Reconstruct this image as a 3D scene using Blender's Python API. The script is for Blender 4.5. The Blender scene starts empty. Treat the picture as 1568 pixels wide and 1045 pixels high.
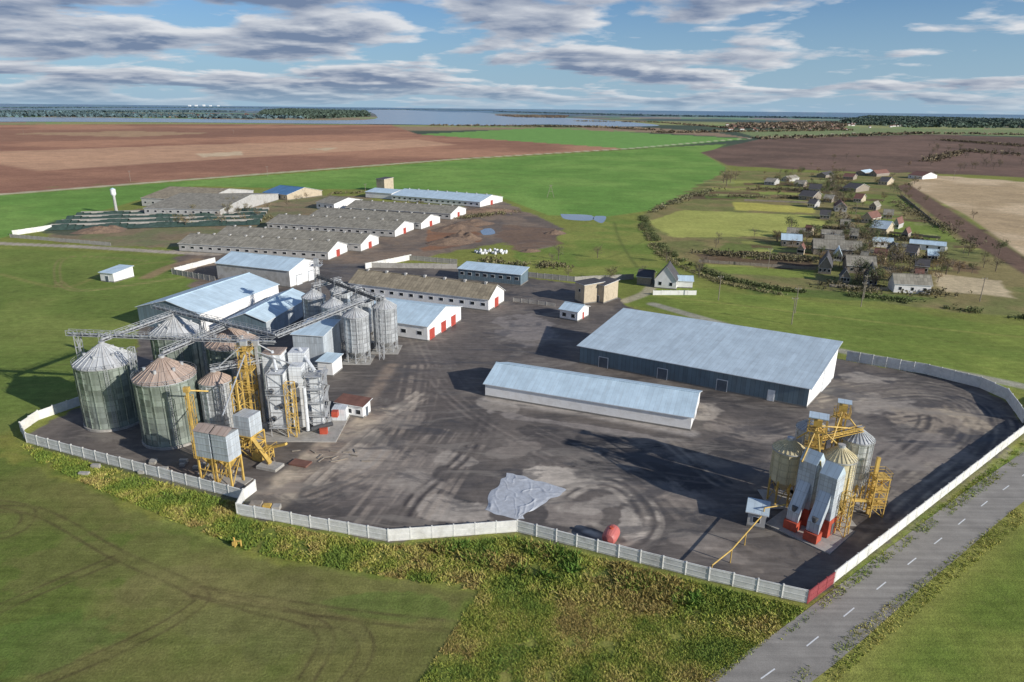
import bpy, math, random
import numpy as np
from mathutils import Vector, Matrix
random.seed(7); rng=np.random.default_rng(7)
H=60.0; FP=1045.0; CX=784.0; CY=522.5
pitch=math.atan((CY-166)/FP); roll=math.radians(0.62)
Fw=Vector((0,math.cos(pitch),-math.sin(pitch))); R0=Vector((1,0,0)); U0=Vector((0,math.sin(pitch),math.cos(pitch)))
Rt=math.cos(roll)*R0+math.sin(roll)*U0; Up=-math.sin(roll)*R0+math.cos(roll)*U0
def G(u,v):
    """site survey: photo-plan coordinate -> metres on the ground plane"""
    d=Rt*((u-CX)/FP)-Up*((v-CY)/FP)+Fw
    t=H/-d.z
    return (d.x*t,d.y*t)
def lin(r,g,b,k=1.0):
    f=lambda c:(c/255/12.92 if c/255<=.04045 else ((c/255+.055)/1.055)**2.4)*k
    return (f(r),f(g),f(b))
scene=bpy.context.scene
# ------------------------------------------------------------------ materials
def newmat(name):
    m=bpy.data.materials.new(name); m.use_nodes=True; nt=m.node_tree
    return m,nt,nt.nodes['Principled BSDF']
def N(nt,t,**k):
    n=nt.nodes.new(t)
    for a,b in k.items(): setattr(n,a,b)
    return n
def L(nt,a,b): nt.links.new(a,b)
def math_(nt,op,a,b=None,c=None):
    n=N(nt,'ShaderNodeMath',operation=op)
    for i,x in enumerate((a,b,c)):
        if x is None: continue
        if isinstance(x,(int,float)): n.inputs[i].default_value=x
        else: L(nt,x,n.inputs[i])
    return n.outputs[0]
def noise(nt,vec,scale,detail=4,rough=.6,dist=0):
    n=N(nt,'ShaderNodeTexNoise'); n.inputs['Scale'].default_value=scale; n.inputs['Detail'].default_value=detail
    n.inputs['Roughness'].default_value=rough; n.inputs['Distortion'].default_value=dist
    L(nt,vec,n.inputs['Vector']); return n.outputs['Fac']
def mrange(nt,v,a,b,c,d):
    n=N(nt,'ShaderNodeMapRange'); L(nt,v,n.inputs[0])
    for i,x in enumerate((a,b,c,d)): n.inputs[i+1].default_value=x
    return n.outputs[0]
def mix(nt,f,a,b,mode='MIX'):
    n=N(nt,'ShaderNodeMix',data_type='RGBA',blend_type=mode)
    for s,x in ((n.inputs[0],f),(n.inputs[6],a),(n.inputs[7],b)):
        if isinstance(x,(int,float)): s.default_value=x
        elif isinstance(x,(tuple,list)): s.default_value=(x[0],x[1],x[2],1)
        else: L(nt,x,s)
    return n.outputs[2]
def grey(nt,v):
    n=N(nt,'ShaderNodeCombineColor'); 
    for i in range(3): L(nt,v,n.inputs[i])
    return n.outputs[0]
def mapped(nt,vec,rot,scale):
    mp=N(nt,'ShaderNodeMapping'); L(nt,vec,mp.inputs[0]); mp.inputs['Rotation'].default_value=(0,0,math.radians(rot)); mp.inputs['Scale'].default_value=scale; return mp.outputs[0]
def pos(nt): return N(nt,'ShaderNodeNewGeometry').outputs['Position']
def plain(name,col,rough=.7,metal=0,var=.25,scale=.8,dirt=None,dirtamt=.4,bump=0):
    m,nt,b=newmat(name); p=pos(nt)
    n1=noise(nt,p,scale,6,.65); f=mrange(nt,n1,.25,.75,1-var,1+var)
    c=mix(nt,1.0,col,grey(nt,f),'MULTIPLY')
    if dirt:
        n2=noise(nt,p,scale*.35,8,.7,.5); f2=mrange(nt,n2,.5,.72,0,dirtamt); c=mix(nt,f2,c,dirt)
    L(nt,c,b.inputs['Base Color']); b.inputs['Roughness'].default_value=rough; b.inputs['Metallic'].default_value=metal
    if bump:
        bp=N(nt,'ShaderNodeBump'); bp.inputs['Strength'].default_value=bump; bp.inputs['Distance'].default_value=.1
        L(nt,n1,bp.inputs['Height']); L(nt,bp.outputs[0],b.inputs['Normal'])
    return m
def ribbed(name,col,period=1.0,vperiod=6.0,rough=.45,metal=0.0,dirt=(.12,.07,.04),dirtamt=.3,panel=.12,linew=.08,linedark=.6,bumpamt=.4):
    """sheeted surface; UV in metres (u across ribs, v down the slope)"""
    m,nt,b=newmat(name)
    uv=N(nt,'ShaderNodeUVMap').outputs[0]; s=N(nt,'ShaderNodeSeparateXYZ'); L(nt,uv,s.inputs[0])
    u=math_(nt,'DIVIDE',s.outputs[0],period); v=math_(nt,'DIVIDE',s.outputs[1],vperiod)
    fu=math_(nt,'FRACT',u); fv=math_(nt,'FRACT',v)
    l1=math_(nt,'LESS_THAN',fu,linew); l2=math_(nt,'LESS_THAN',fv,linew*period/vperiod)
    ln=math_(nt,'MAXIMUM',l1,l2)
    cb=N(nt,'ShaderNodeCombineXYZ'); L(nt,math_(nt,'FLOOR',u),cb.inputs[0]); L(nt,math_(nt,'FLOOR',v),cb.inputs[1])
    wn=N(nt,'ShaderNodeTexWhiteNoise',noise_dimensions='2D'); L(nt,cb.outputs[0],wn.inputs['Vector'])
    pf=mrange(nt,wn.outputs[0],0,1,1-panel,1+panel)
    p=pos(nt); n1=noise(nt,p,.35,7,.65); nf=mrange(nt,n1,.25,.75,.82,1.15)
    f=math_(nt,'MULTIPLY',pf,nf); f=math_(nt,'MULTIPLY',f,mrange(nt,ln,0,1,1,linedark))
    c=mix(nt,1.0,col,grey(nt,f),'MULTIPLY')
    n2=noise(nt,mapped(nt,uv,0,(1.2,.12,1)),1.0,8,.7); f2=mrange(nt,n2,.5,.75,0,dirtamt)
    c=mix(nt,f2,c,dirt)
    L(nt,c,b.inputs['Base Color']); b.inputs['Roughness'].default_value=rough; b.inputs['Metallic'].default_value=metal
    bp=N(nt,'ShaderNodeBump'); bp.inputs['Strength'].default_value=bumpamt; bp.inputs['Distance'].default_value=.05
    tri=math_(nt,'PINGPONG',s.outputs[0],.12); L(nt,tri,bp.inputs['Height']); L(nt,bp.outputs[0],b.inputs['Normal'])
    return m
M={}
M['roof_blue']=ribbed('metal_roof_blue_grey',(.52,.62,.67),1.1,7,.5,.0,(.33,.36,.36),.45,.06,.06,.78)
M['roof_light']=ribbed('metal_roof_pale',(.56,.7,.77),1.0,8,.5,.0,(.38,.42,.42),.4,.06,.06,.8)
M['roof_old']=ribbed('weathered_slate_roof',(.3,.275,.215),1.1,1.6,.85,0,(.11,.085,.055),.6,.2)
M['roof_brown']=ribbed('weathered_brown_roof',(.33,.275,.185),1.1,1.6,.85,0,(.12,.09,.06),.6,.2)
M['roof_dark']=plain('dark_felt_roof',(.08,.075,.075),.8,0,.3,.6)
M['roof_bluehouse']=ribbed('blue_house_roof',(.09,.22,.4),.8,5,.5,0)
M['roof_redhouse']=plain('rusty_red_roof',(.19,.09,.065),.8,0,.3,.6)
M['wall_blue']=ribbed('blue_grey_cladding',(.14,.195,.225),1.0,9,.5,0,(.09,.08,.07),.4)
M['wall_white']=plain('white_plaster',(.8,.79,.76),.8,0,.08,.8,(.45,.39,.3),.4)
M['wall_grey']=plain('grey_render',(.46,.45,.42),.85,0,.15,.8,(.2,.17,.13),.6)
M['wall_cream']=plain('cream_brick',(.5,.42,.3),.85,0,.15,1.5,(.18,.14,.1),.6)
M['wall_steel']=ribbed('steel_cladding',(.53,.58,.61),.6,3,.45,.15,(.2,.15,.11),.3)
M['dryer_steel']=ribbed('dryer_sheet_steel',(.72,.74,.74),.9,1.4,.5,.1,(.3,.24,.18),.25,.1,.06,.6)
M['plinth']=plain('concrete_plinth',(.2,.19,.17),.9)
M['concrete']=plain('fence_concrete',(.7,.69,.64),.9,0,.15,1.2,(.3,.28,.22),.5,.2)
M['concrete2']=plain('raw_concrete',(.38,.36,.32),.9,0,.2,1.2,(.17,.15,.12),.6,.2)
M['door_red']=plain('red_door_paint',(.42,.07,.05),.5)
M['gate_red']=plain('gate_red_paint',(.28,.055,.06),.6,0,.25,2)
M['door_white']=plain('pale_door_paint',(.7,.72,.72),.5)
M['door_grey']=plain('grey_door',(.1,.12,.14),.5)
M['glass']=plain('window_glass',(.02,.025,.03),.08)
M['frame']=plain('window_frame_white',(.75,.75,.73),.5)
M['silo']=ribbed('galvanised_silo_wall',(.4,.45,.39),2.4,1.15,.34,.55,(.14,.19,.1),.45,.3,.05,.65,.8)
M['silo_small']=ribbed('galvanised_bright',(.66,.68,.68),1.8,1.1,.35,.5,(.22,.2,.16),.25,.2,.05,.6,.8)
M['cone']=ribbed('silo_roof_sheet',(.58,.59,.58),1.2,3,.5,.2,(.3,.22,.16),.4,.12,.1,.65)
M['cone_rust']=ribbed('silo_roof_rusty',(.46,.36,.29),1.2,3,.6,.1,(.3,.17,.11),.6,.2,.1,.65)
M['cream_tank']=ribbed('cream_tank_paint',(.68,.6,.38),1.5,1.2,.5,0,(.35,.25,.12),.35,.1,.05,.7)
M['yellow']=plain('yellow_steel_paint',(.6,.4,.1),.55,0,.3,1.2,(.24,.15,.07),.7)
M['steel']=plain('galvanised_steel',(.5,.51,.51),.45,.3,.2,1.5,(.2,.16,.12),.4)
M['dsteel']=plain('dark_steel',(.12,.12,.12),.6,.3)
M['red']=plain('red_paint',(.48,.085,.045),.5,0,.25,1.5,(.15,.05,.03),.4)
M['orange_red']=plain('pink_red_tank',(.5,.14,.12),.5,0,.15,1.0)
M['white_line']=plain('road_paint',(.78,.78,.75),.7,0,.3,6)
M['bark']=plain('bark',(.15,.12,.09),.9,0,.3,3)
M['soil']=plain('soil_mound',(.2,.135,.09),.95,0,.4,1.2,bump=.6)
M['tarp']=plain('plastic_tarp',(.5,.52,.54),.55,0,.22,1.2,(.32,.31,.29),.35,bump=.12)
M['net']=plain('silage_net',(.045,.08,.06),.7,0,.5,.6,(.13,.15,.13),.5)
M['wood']=plain('grey_timber',(.28,.24,.19),.9,0,.3,1.5)
M['bags']=plain('white_bags',(.75,.75,.75),.6,0,.2,2)
def asphalt():
    m,nt,b=newmat('road_asphalt'); p=pos(nt)
    a=noise(nt,p,.3,6,.6); c=noise(nt,p,8,3,.6); d=noise(nt,mapped(nt,p,-42,(.03,1.2,1)),1.0,5,.6)
    f=math_(nt,'MULTIPLY',mrange(nt,a,.3,.7,.85,1.15),mrange(nt,c,.3,.7,.85,1.15)); f=math_(nt,'MULTIPLY',f,mrange(nt,d,.35,.65,.85,1.12))
    col=mix(nt,1.0,(.3,.275,.235),grey(nt,f),'MULTIPLY')
    L(nt,col,b.inputs['Base Color']); b.inputs['Roughness'].default_value=.85
    return m
M['asphalt']=asphalt()
def leafmat():
    m,nt,b=newmat('foliage'); a=N(nt,'ShaderNodeAttribute',attribute_name='Col')
    L(nt,a.outputs['Color'],b.inputs['Base Color']); b.inputs['Roughness'].default_value=.8
    b.inputs['Specular IOR Level'].default_value=.2
    return m
M['leaf']=leafmat()
def water():
    m,nt,b=newmat('lake_water'); p=pos(nt); b.inputs['Roughness'].default_value=.2
    n=noise(nt,p,.02,4,.6); c=mix(nt,mrange(nt,n,.3,.7,0,1),(.12,.2,.3),(.2,.29,.38)); L(nt,c,b.inputs['Base Color'])
    return m
M['water']=water()
# ------------------------------------------------------------------ mesh helpers
def np_mesh(name,verts,faces,mat,cols=None,smooth=False):
    verts=np.asarray(verts,dtype=np.float32); faces=np.asarray(faces,dtype=np.int32)
    me=bpy.data.meshes.new(name); n=faces.shape[1]
    me.vertices.add(len(verts)); me.vertices.foreach_set('co',verts.ravel())
    me.loops.add(faces.size); me.loops.foreach_set('vertex_index',faces.ravel())
    me.polygons.add(len(faces)); me.polygons.foreach_set('loop_start',np.arange(0,faces.size,n,dtype=np.int32))
    me.update(calc_edges=True)
    if cols is not None:
        for an,ca in cols.items():
            at=me.color_attributes.new(an,'FLOAT_COLOR','POINT')
            c4=np.ones((len(verts),4),dtype=np.float32); c4[:,:3]=ca; at.data.foreach_set('color',c4.ravel())
    if smooth: me.polygons.foreach_set('use_smooth',np.ones(len(faces),dtype=bool))
    me.materials.append(mat)
    return me
def add(name,me,loc=(0,0,0),parent=None,rot=0,sc=1):
    o=bpy.data.objects.new(name,me); scene.collection.objects.link(o); o.location=loc; o.rotation_euler=(0,0,rot)
    o.scale=(sc,sc,sc)
    if parent: o.parent=parent
    return o
class Bd:
    def __init__(s,name,o=(0,0),ang=0.0,z=0): s.name=name;s.o=(o[0],o[1],z);s.ang=ang;s.parts={};s.skew=0
    def f(s,part,mat,pts,uvs=None):
        p=s.parts.setdefault(part,dict(v=[],f=[],uv=[],m=mat)); i=len(p['v'])
        p['v']+= [tuple(q) for q in pts]; p['f'].append(tuple(range(i,i+len(pts))))
        if uvs is None:
            a=Vector(pts[1])-Vector(pts[0]); c=Vector(pts[-1])-Vector(pts[0]); nrm=a.cross(c)
            if abs(nrm.z)>.7*max(nrm.length,1e-9): uvs=[(q[0],q[1]) for q in pts]
            elif abs(nrm.x)>abs(nrm.y): uvs=[(q[1],q[2]) for q in pts]
            else: uvs=[(q[0],q[2]) for q in pts]
        p['uv']+=uvs
    def box(s,part,mat,x0,x1,y0,y1,z0,z1,bottom=True):
        a=[(x0,y0,z0),(x1,y0,z0),(x1,y1,z0),(x0,y1,z0),(x0,y0,z1),(x1,y0,z1),(x1,y1,z1),(x0,y1,z1)]
        for q in ((0,1,5,4),(1,2,6,5),(2,3,7,6),(3,0,4,7),(4,5,6,7))+(((3,2,1,0),) if bottom else ()):
            s.f(part,mat,[a[i] for i in q])
    def beam(s,part,mat,p,q,w=.15,h=None):
        p=Vector(p);q=Vector(q); d=(q-p)
        if d.length<1e-6: return
        d.normalize(); up=Vector((0,0,1)) if abs(d.z)<.95 else Vector((1,0,0))
        a=d.cross(up).normalized()*w/2; b=a.cross(d).normalized()*(h or w)/2
        c=[p-a-b,p+a-b,p+a+b,p-a+b,q-a-b,q+a-b,q+a+b,q-a+b]
        for k in ((0,1,5,4),(1,2,6,5),(2,3,7,6),(3,0,4,7),(3,2,1,0),(4,5,6,7)): s.f(part,mat,[c[i] for i in k])
    def tube(s,part,mat,p,q,r,n=10):
        p=Vector(p);q=Vector(q); d=(q-p).normalized(); up=Vector((0,0,1)) if abs(d.z)<.95 else Vector((1,0,0))
        a=d.cross(up).normalized(); b=a.cross(d).normalized()
        for i in range(n):
            t0=2*math.pi*i/n;t1=2*math.pi*(i+1)/n
            e0=a*math.cos(t0)*r+b*math.sin(t0)*r; e1=a*math.cos(t1)*r+b*math.sin(t1)*r
            s.f(part,mat,[p+e0,p+e1,q+e1,q+e0])
    def frus(s,part,mat,c,r0,r1,z0,z1,n=40,cap=False):
        sl=math.hypot(z1-z0,r1-r0)
        for i in range(n):
            t0=2*math.pi*i/n;t1=2*math.pi*(i+1)/n; rr=max(r0,r1)
            pts=[(c[0]+r0*math.cos(t0),c[1]+r0*math.sin(t0),z0),(c[0]+r0*math.cos(t1),c[1]+r0*math.sin(t1),z0),
                 (c[0]+r1*math.cos(t1),c[1]+r1*math.sin(t1),z1),(c[0]+r1*math.cos(t0),c[1]+r1*math.sin(t0),z1)]
            s.f(part,mat,pts,[(t0*rr,0),(t1*rr,0),(t1*rr,sl),(t0*rr,sl)])
        if cap: s.f(part,mat,[(c[0]+r1*math.cos(2*math.pi*i/n),c[1]+r1*math.sin(2*math.pi*i/n),z1) for i in range(n)])
    def lattice(s,part,mat,x,y,sz,z0,z1,step=2.0,w=.14,sy=None):
        hx=sz/2;hy=(sy or sz)/2; c=[(x-hx,y-hy),(x+hx,y-hy),(x+hx,y+hy),(x-hx,y+hy)]
        for p in c: s.beam(part,mat,(p[0],p[1],z0),(p[0],p[1],z1),w*1.3)
        n=max(1,round((z1-z0)/step))
        for k in range(n):
            a=z0+(z1-z0)*k/n;b=z0+(z1-z0)*(k+1)/n
            for i in range(4):
                p=c[i];q=c[(i+1)%4]
                s.beam(part,mat,(p[0],p[1],b),(q[0],q[1],b),w)
                if (k+i)%2: s.beam(part,mat,(p[0],p[1],a),(q[0],q[1],b),w*.7)
                else: s.beam(part,mat,(q[0],q[1],a),(p[0],p[1],b),w*.7)
    def rail(s,part,mat,pts,h=1.0,w=.05):
        for a,b in zip(pts[:-1],pts[1:]):
            a=Vector(a);b=Vector(b); n=max(1,round((b-a).length/1.5))
            for z in (h,h*.5): s.beam(part,mat,a+Vector((0,0,z)),b+Vector((0,0,z)),w)
            for k in range(n+1): q=a.lerp(b,k/n); s.beam(part,mat,q,q+Vector((0,0,h)),w)
    def platform(s,part,mat,x0,x1,y0,y1,z):
        s.box(part,mat,x0,x1,y0,y1,z-.1,z); s.rail(part,mat,[(x0,y0,z),(x1,y0,z),(x1,y1,z),(x0,y1,z),(x0,y0,z)])
    def catwalk(s,part,mat,p,q,w=.9,dep=1.1):
        p=Vector(p);q=Vector(q); d=(q-p); n=max(1,round(d.length/1.8)); dn=d.normalized(); a=Vector((-dn.y,dn.x,0)).normalized()*w/2; dz=Vector((0,0,dep))
        for sg in (-1,1):
            s.beam(part,mat,p+a*sg,q+a*sg,.1); s.beam(part,mat,p+a*sg+dz,q+a*sg+dz,.07)
            for k in range(n):
                e=p.lerp(q,k/n)+a*sg; g=p.lerp(q,(k+1)/n)+a*sg
                s.beam(part,mat,e,e+dz,.06); s.beam(part,mat,e if k%2 else e+dz,g+dz if k%2 else g,.05)
        s.f(part+'_deck','dsteel',[p+a,p-a,q-a,q+a]); s.beam(part,mat,p+dz*.35,q+dz*.35,.35,.3)
    def done(s):
        e=bpy.data.objects.new(s.name,None); scene.collection.objects.link(e); e.location=s.o; e.rotation_euler=(0,0,s.ang); e.empty_display_size=1
        for pn,p in s.parts.items():
            v=p['v'] if not s.skew else [(a+b*s.skew,b,c) for a,b,c in p['v']]
            me=bpy.data.meshes.new(pn); me.from_pydata(v,[],p['f']); uv=me.uv_layers.new(name='UVMap')
            uv.data.foreach_set('uv',np.array(p['uv'],dtype=np.float32).ravel()); me.materials.append(M[p['m']]); me.update()
            o=bpy.data.objects.new(pn,me); scene.collection.objects.link(o); o.parent=e
        return e
# ------------------------------------------------------------------ numpy noise / painting
TB=rng.random((256,256))
def vnoise(x,y):
    xi=np.floor(x).astype(int);yi=np.floor(y).astype(int);fx=x-xi;fy=y-yi;fx=fx*fx*(3-2*fx);fy=fy*fy*(3-2*fy)
    a=TB[xi&255,yi&255];b=TB[(xi+1)&255,yi&255];c=TB[xi&255,(yi+1)&255];d=TB[(xi+1)&255,(yi+1)&255]
    return (a*(1-fx)+b*fx)*(1-fy)+(c*(1-fx)+d*fx)*fy
def fbm(x,y,o=4):
    s=0;a=.5;t=0
    for i in range(o): s=s+a*vnoise(x+17.3*i,y+9.1*i);t+=a;a*=.5;x=x*2.03;y=y*2.03
    return s/t
def sstep(a,b,x): t=np.clip((x-a)/(b-a),0,1); return t*t*(3-2*t)
def pip(px,py,poly):
    ins=np.zeros(len(px),bool); n=len(poly)
    for i in range(n):
        x1,y1=poly[i];x2,y2=poly[(i+1)%n]
        if y1==y2: continue
        c=((y1>py)!=(y2>py))&(px<(x2-x1)*(py-y1)/(y2-y1)+x1); ins^=c
    return ins
def segd(px,py,x1,y1,x2,y2):
    dx,dy=x2-x1,y2-y1; t=np.clip(((px-x1)*dx+(py-y1)*dy)/(dx*dx+dy*dy+1e-9),0,1)
    return np.hypot(px-x1-t*dx,py-y1-t*dy)
# radial ground tessellation, finer where the site is
fine=np.radians(np.linspace(-45,45,1101)); coarse=np.radians(np.linspace(45,315,46)[1:-1])
ang=np.concatenate([fine,coarse]); NA=len(ang)
dep=np.concatenate([[89,75,62,52],np.linspace(47,.06,820)]); rad=H/np.tan(np.radians(dep)); NR=len(rad)
RR,AA=np.meshgrid(rad,ang,indexing='ij'); VX=(RR*np.sin(AA)).ravel(); VY=(RR*np.cos(AA)).ravel(); VR=RR.ravel()
KG=1.6
COL=np.zeros((len(VX),3)); MSK=np.zeros((len(VX),3))
g0=fbm(VX/35,VY/35,5)[:,None]
COL[:]=np.array(lin(98,108,52,KG))*(1-g0)+np.array(lin(116,116,58,KG))*g0
fa=fbm(VX/1500+3,VY/700+1,5); fb=fbm(VX/600+30,VY/350,2)
fo=sstep(.47,.53,fa)
field=np.where((fb>.52)[:,None],np.array(lin(126,128,82,KG)),np.where((fb>.43)[:,None],np.array(lin(108,130,78,KG)),np.array(lin(130,112,88,KG))))
farc=field*(1-fo[:,None])+np.array(lin(60,72,60,KG))*fo[:,None]
hz=sstep(2500,11000,VR)[:,None]; farc=farc*(1-hz*.85)+np.array(lin(96,122,144,KG))*hz*.85  # bluish distance haze painted into the far ground colours
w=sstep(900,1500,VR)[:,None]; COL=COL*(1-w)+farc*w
def gp(poly): return [G(*p) for p in poly]
def paint(poly,c,soft=.5,a=1.0,msk=None,warp=.0,var=None,varscale=20):
    P=gp(poly); xs=[p[0] for p in P];ys=[p[1] for p in P]; mg=soft*3+warp*2+2
    idx=np.where((VX>min(xs)-mg)&(VX<max(xs)+mg)&(VY>min(ys)-mg)&(VY<max(ys)+mg))[0]
    if len(idx)==0: return
    px=VX[idx];py=VY[idx]
    if warp: 
        px=px+(fbm(VX[idx]/(warp*4),VY[idx]/(warp*4),4)-.5)*warp*4; py=py+(fbm(VX[idx]/(warp*4)+50,VY[idx]/(warp*4),4)-.5)*warp*4
    ins=pip(px,py,P); d=np.full(len(px),1e9)
    for i in range(len(P)): d=np.minimum(d,segd(px,py,*P[i],*P[(i+1)%len(P)]))
    sd=np.where(ins,d,-d); al=sstep(-soft,soft,sd)*a
    cc=np.array(lin(*c,KG))[None,:]
    if var is not None:
        t=fbm(VX[idx]/varscale,VY[idx]/varscale,5); t=sstep(.35,.65,t)[:,None]; cc=cc*(1-t)+np.array(lin(*var,KG))*t
    COL[idx]=COL[idx]*(1-al[:,None])+cc*al[:,None]
    if msk is not None: MSK[idx]=MSK[idx]*(1-al[:,None])+np.array(msk)[None,:]*al[:,None]
def cat(pts,n=8):
    out=[];P=[pts[0]]+list(pts)+[pts[-1]]
    for i in range(1,len(P)-2):
        p0,p1,p2,p3=[np.array(P[i+k],float) for k in (-1,0,1,2)]
        for k in range(n):
            t=k/n; out.append(tuple(.5*((2*p1)+(-p0+p2)*t+(2*p0-5*p1+4*p2-p3)*t*t+(-p0+3*p1-3*p2+p3)*t**3)))
    out.append(tuple(pts[-1])); return out
def stroke(pts,wd,c,a=1.0,soft=.3,msk=None,curve=True,offs=(0,),brk=0):
    Q=gp(cat(pts) if curve else pts)
    for of in offs:
        W=[]
        for i,p in enumerate(Q):
            q0=Q[max(0,i-1)];q1=Q[min(len(Q)-1,i+1)];dx,dy=q1[0]-q0[0],q1[1]-q0[1];l=math.hypot(dx,dy)+1e-9
            W.append((p[0]-dy/l*of,p[1]+dx/l*of))
        xs=[p[0] for p in W];ys=[p[1] for p in W];mg=wd+soft+1
        idx=np.where((VX>min(xs)-mg)&(VX<max(xs)+mg)&(VY>min(ys)-mg)&(VY<max(ys)+mg))[0]
        d=np.full(len(idx),1e9);px=VX[idx];py=VY[idx]
        for i in range(len(W)-1): d=np.minimum(d,segd(px,py,*W[i],*W[i+1]))
        al=(1-sstep(wd/2-soft,wd/2+soft,d))*a
        if brk: al*=1-brk*sstep(.4,.6,fbm(px/3,py/3,3))
        COL[idx]=COL[idx]*(1-al[:,None])+np.array(lin(*c,KG))*al[:,None]
        if msk is not None: MSK[idx]=MSK[idx]*(1-al[:,None])+np.array(msk)[None,:]*al[:,None]
def blob(cx,cy,rx,ry,c,a=.8,rot=0,ns=.35):
    """soft irregular stain or painted shadow, radii given on the plan"""
    o=G(cx,cy);e=G(cx+rx,cy);n_=G(cx,cy-ry); ax=abs(e[0]-o[0]);ay=abs(n_[1]-o[1])
    idx=np.where((abs(VX-o[0])<(ax+ay)*1.8)&(abs(VY-o[1])<(ax+ay)*1.8))[0]
    dx=VX[idx]-o[0];dy=VY[idx]-o[1];cr,sr=math.cos(rot),math.sin(rot);u=(dx*cr+dy*sr)/ax;v=(-dx*sr+dy*cr)/ay
    r=np.hypot(u,v)+(fbm(VX[idx]/4,VY[idx]/4,5)-.5)*ns*4
    al=(1-sstep(.78,1.0,r))*a; COL[idx]=COL[idx]*(1-al[:,None])+np.array(lin(*c,KG))*al[:,None]
FLD=(0,1,0)
paint([(-300,193),(300,190),(600,192),(640,206),(960,228),(700,243),(450,262),(280,275),(0,298),(-300,318)],(150,112,88),2,1,FLD,var=(126,92,74),varscale=160)
paint([(-200,200),(500,196),(600,204),(300,212),(-200,222)],(118,88,72),6,.7,FLD)
paint([(-100,236),(300,222),(640,214),(700,222),(400,240),(60,262)],(176,142,112),8,.6,FLD)
paint([(0,205),(200,201),(330,204),(200,210)],(152,128,98),4,.7,FLD)
paint([(300,236),(370,232),(372,238),(310,241)],(178,162,132),2,.7,FLD); paint([(470,228),(520,226),(500,231)],(168,154,124),2,.7,FLD)
paint([(640,206),(830,196),(1150,213),(1000,226),(960,228)],(98,132,68),2,1,FLD)
paint([(860,190),(1000,196),(1100,204),(1150,212),(900,198)],(126,108,88),3,1,FLD)
paint([(1120,200),(1300,196),(1568,198),(1700,203),(1700,212),(1420,206),(1160,211)],(116,126,84),3,.8,FLD)
paint([(0,300),(280,278),(450,266),(700,246),(960,230),(1000,227),(1112,221),(1078,236),(1112,256),(1108,290),(1000,322),(930,332),(840,330),(760,300),(600,290),(480,290),(300,285),(200,310),(100,340),(0,365),(-300,400),(-300,330)],(90,121,56),1.5,1,FLD,var=(104,131,64),varscale=60)
for k in range(7): stroke([(30+k*60,290+k*4),(560+k*60,258-k*2),(1000,232+k)],1.4,(82,112,52),.45,1.0,curve=False)
paint([(1072,234),(1165,213),(1420,206),(1750,216),(1750,292),(1568,272),(1430,266),(1260,262),(1115,254)],(104,84,72),2,1,FLD,var=(88,72,62),varscale=90)
for k in range(6): stroke([(1100+k*10,232+k*4),(1400,220+k*7),(1750,232+k*9)],2,(120,98,82),.4,1.5,curve=False)
paint([(985,330),(1060,290),(1112,262),(1400,266),(1500,350),(1700,430),(1700,500),(1560,488),(1100,432),(1020,385)],(100,102,60),2,1,None,3,(116,106,70),14)
for poly,c in [
 ([(990,340),(1045,322),(1240,330),(1282,350),(1190,362),(1030,364)],(142,144,76)),([(1120,309),(1248,318),(1248,327),(1126,322)],(156,150,74)),
 ([(1150,290),(1260,294),(1262,300),(1145,297)],(120,130,66)),([(1060,298),(1140,300),(1120,306),(1050,305)],(84,72,56)),([(1110,275),(1250,278),(1250,288),(1120,286)],(108,112,60)),
 ([(1060,388),(1240,398),(1250,412),(1090,404)],(86,72,58)),([(1300,296),(1370,300),(1400,318),(1310,312)],(100,110,56)),([(1320,330),(1440,345),(1470,372),(1340,360)],(102,116,54)),
 ([(1070,404),(1250,416),(1250,428),(1110,418)],(106,118,54)),([(1110,372),(1200,378),(1190,390),(1100,384)],(90,100,52)),([(1430,418),(1530,430),(1550,456),(1440,446)],(168,152,122)),
 ([(1130,438),(1330,448),(1440,458),(1330,462),(1150,450)],(80,94,46)),([(1260,345),(1330,352),(1330,366),(1270,360)],(92,76,58)),([(1440,395),(1500,410),(1500,420),(1440,412)],(98,80,60))]:
    paint(poly,c,1.2,.9,FLD,1)
for k in range(60):
    x=1060+random.random()*240; y=272+random.random()*50; w_=30+random.random()*60
    if k>20: x=1080+random.random()*150; y=368+random.random()*44
    if k>36: x=1290+random.random()*180; y=300+random.random()*120; w_=20+random.random()*30
    paint([(x,y),(x+w_,y+2),(x+w_+4,y+5),(x+2,y+4)],random.choice([(88,72,54),(132,134,72),(82,98,48),(112,94,68),(74,60,50),(122,126,76)]),.5,.85,FLD)
paint([(1388,282),(1420,268),(1750,292),(1750,460),(1568,392),(1480,330)],(172,152,122),1.5,1,FLD,var=(152,132,102),varscale=30)
paint([(1372,286),(1390,281),(1568,394),(1750,462),(1750,505),(1568,420),(1470,362)],(94,76,64),1.5,1,FLD)
paint([(1060,440),(1160,452),(1568,500),(1800,525),(1800,640),(1568,596),(1295,545),(960,465),(990,440)],(106,116,54),2,1,FLD,2,(96,110,50),25)
stroke([(1000,452),(1200,476),(1400,500),(1600,520)],1.5,(128,126,68),.6,.8)
for k in range(5): stroke([(1040+k*20,462+k*12),(1300,500+k*14),(1700,560+k*18)],.6,(124,124,66),.4,.5)
paint([(-300,395),(0,382),(150,386),(300,396),(330,430),(212,500),(195,590),(120,618),(32,655),(-300,760)],(92,106,50),1.5,1,FLD,1,(104,113,57),30)
for k in range(8): stroke([(-60,420+k*26),(120+k*4,408+k*24),(240-k*8,412+k*20)],.5,(112,110,62),.4,.3)
paint([(780,385),(860,352),(930,332),(985,340),(1020,385),(1040,420),(960,425),(800,412)],(94,110,50),1.5,1,None,2,(114,118,60),12)
stroke([(940,340),(950,370),(975,410)],1.5,(74,84,44),.6,.8); stroke([(860,400),(930,395),(985,370)],1.2,(80,90,46),.5,.8)
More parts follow.
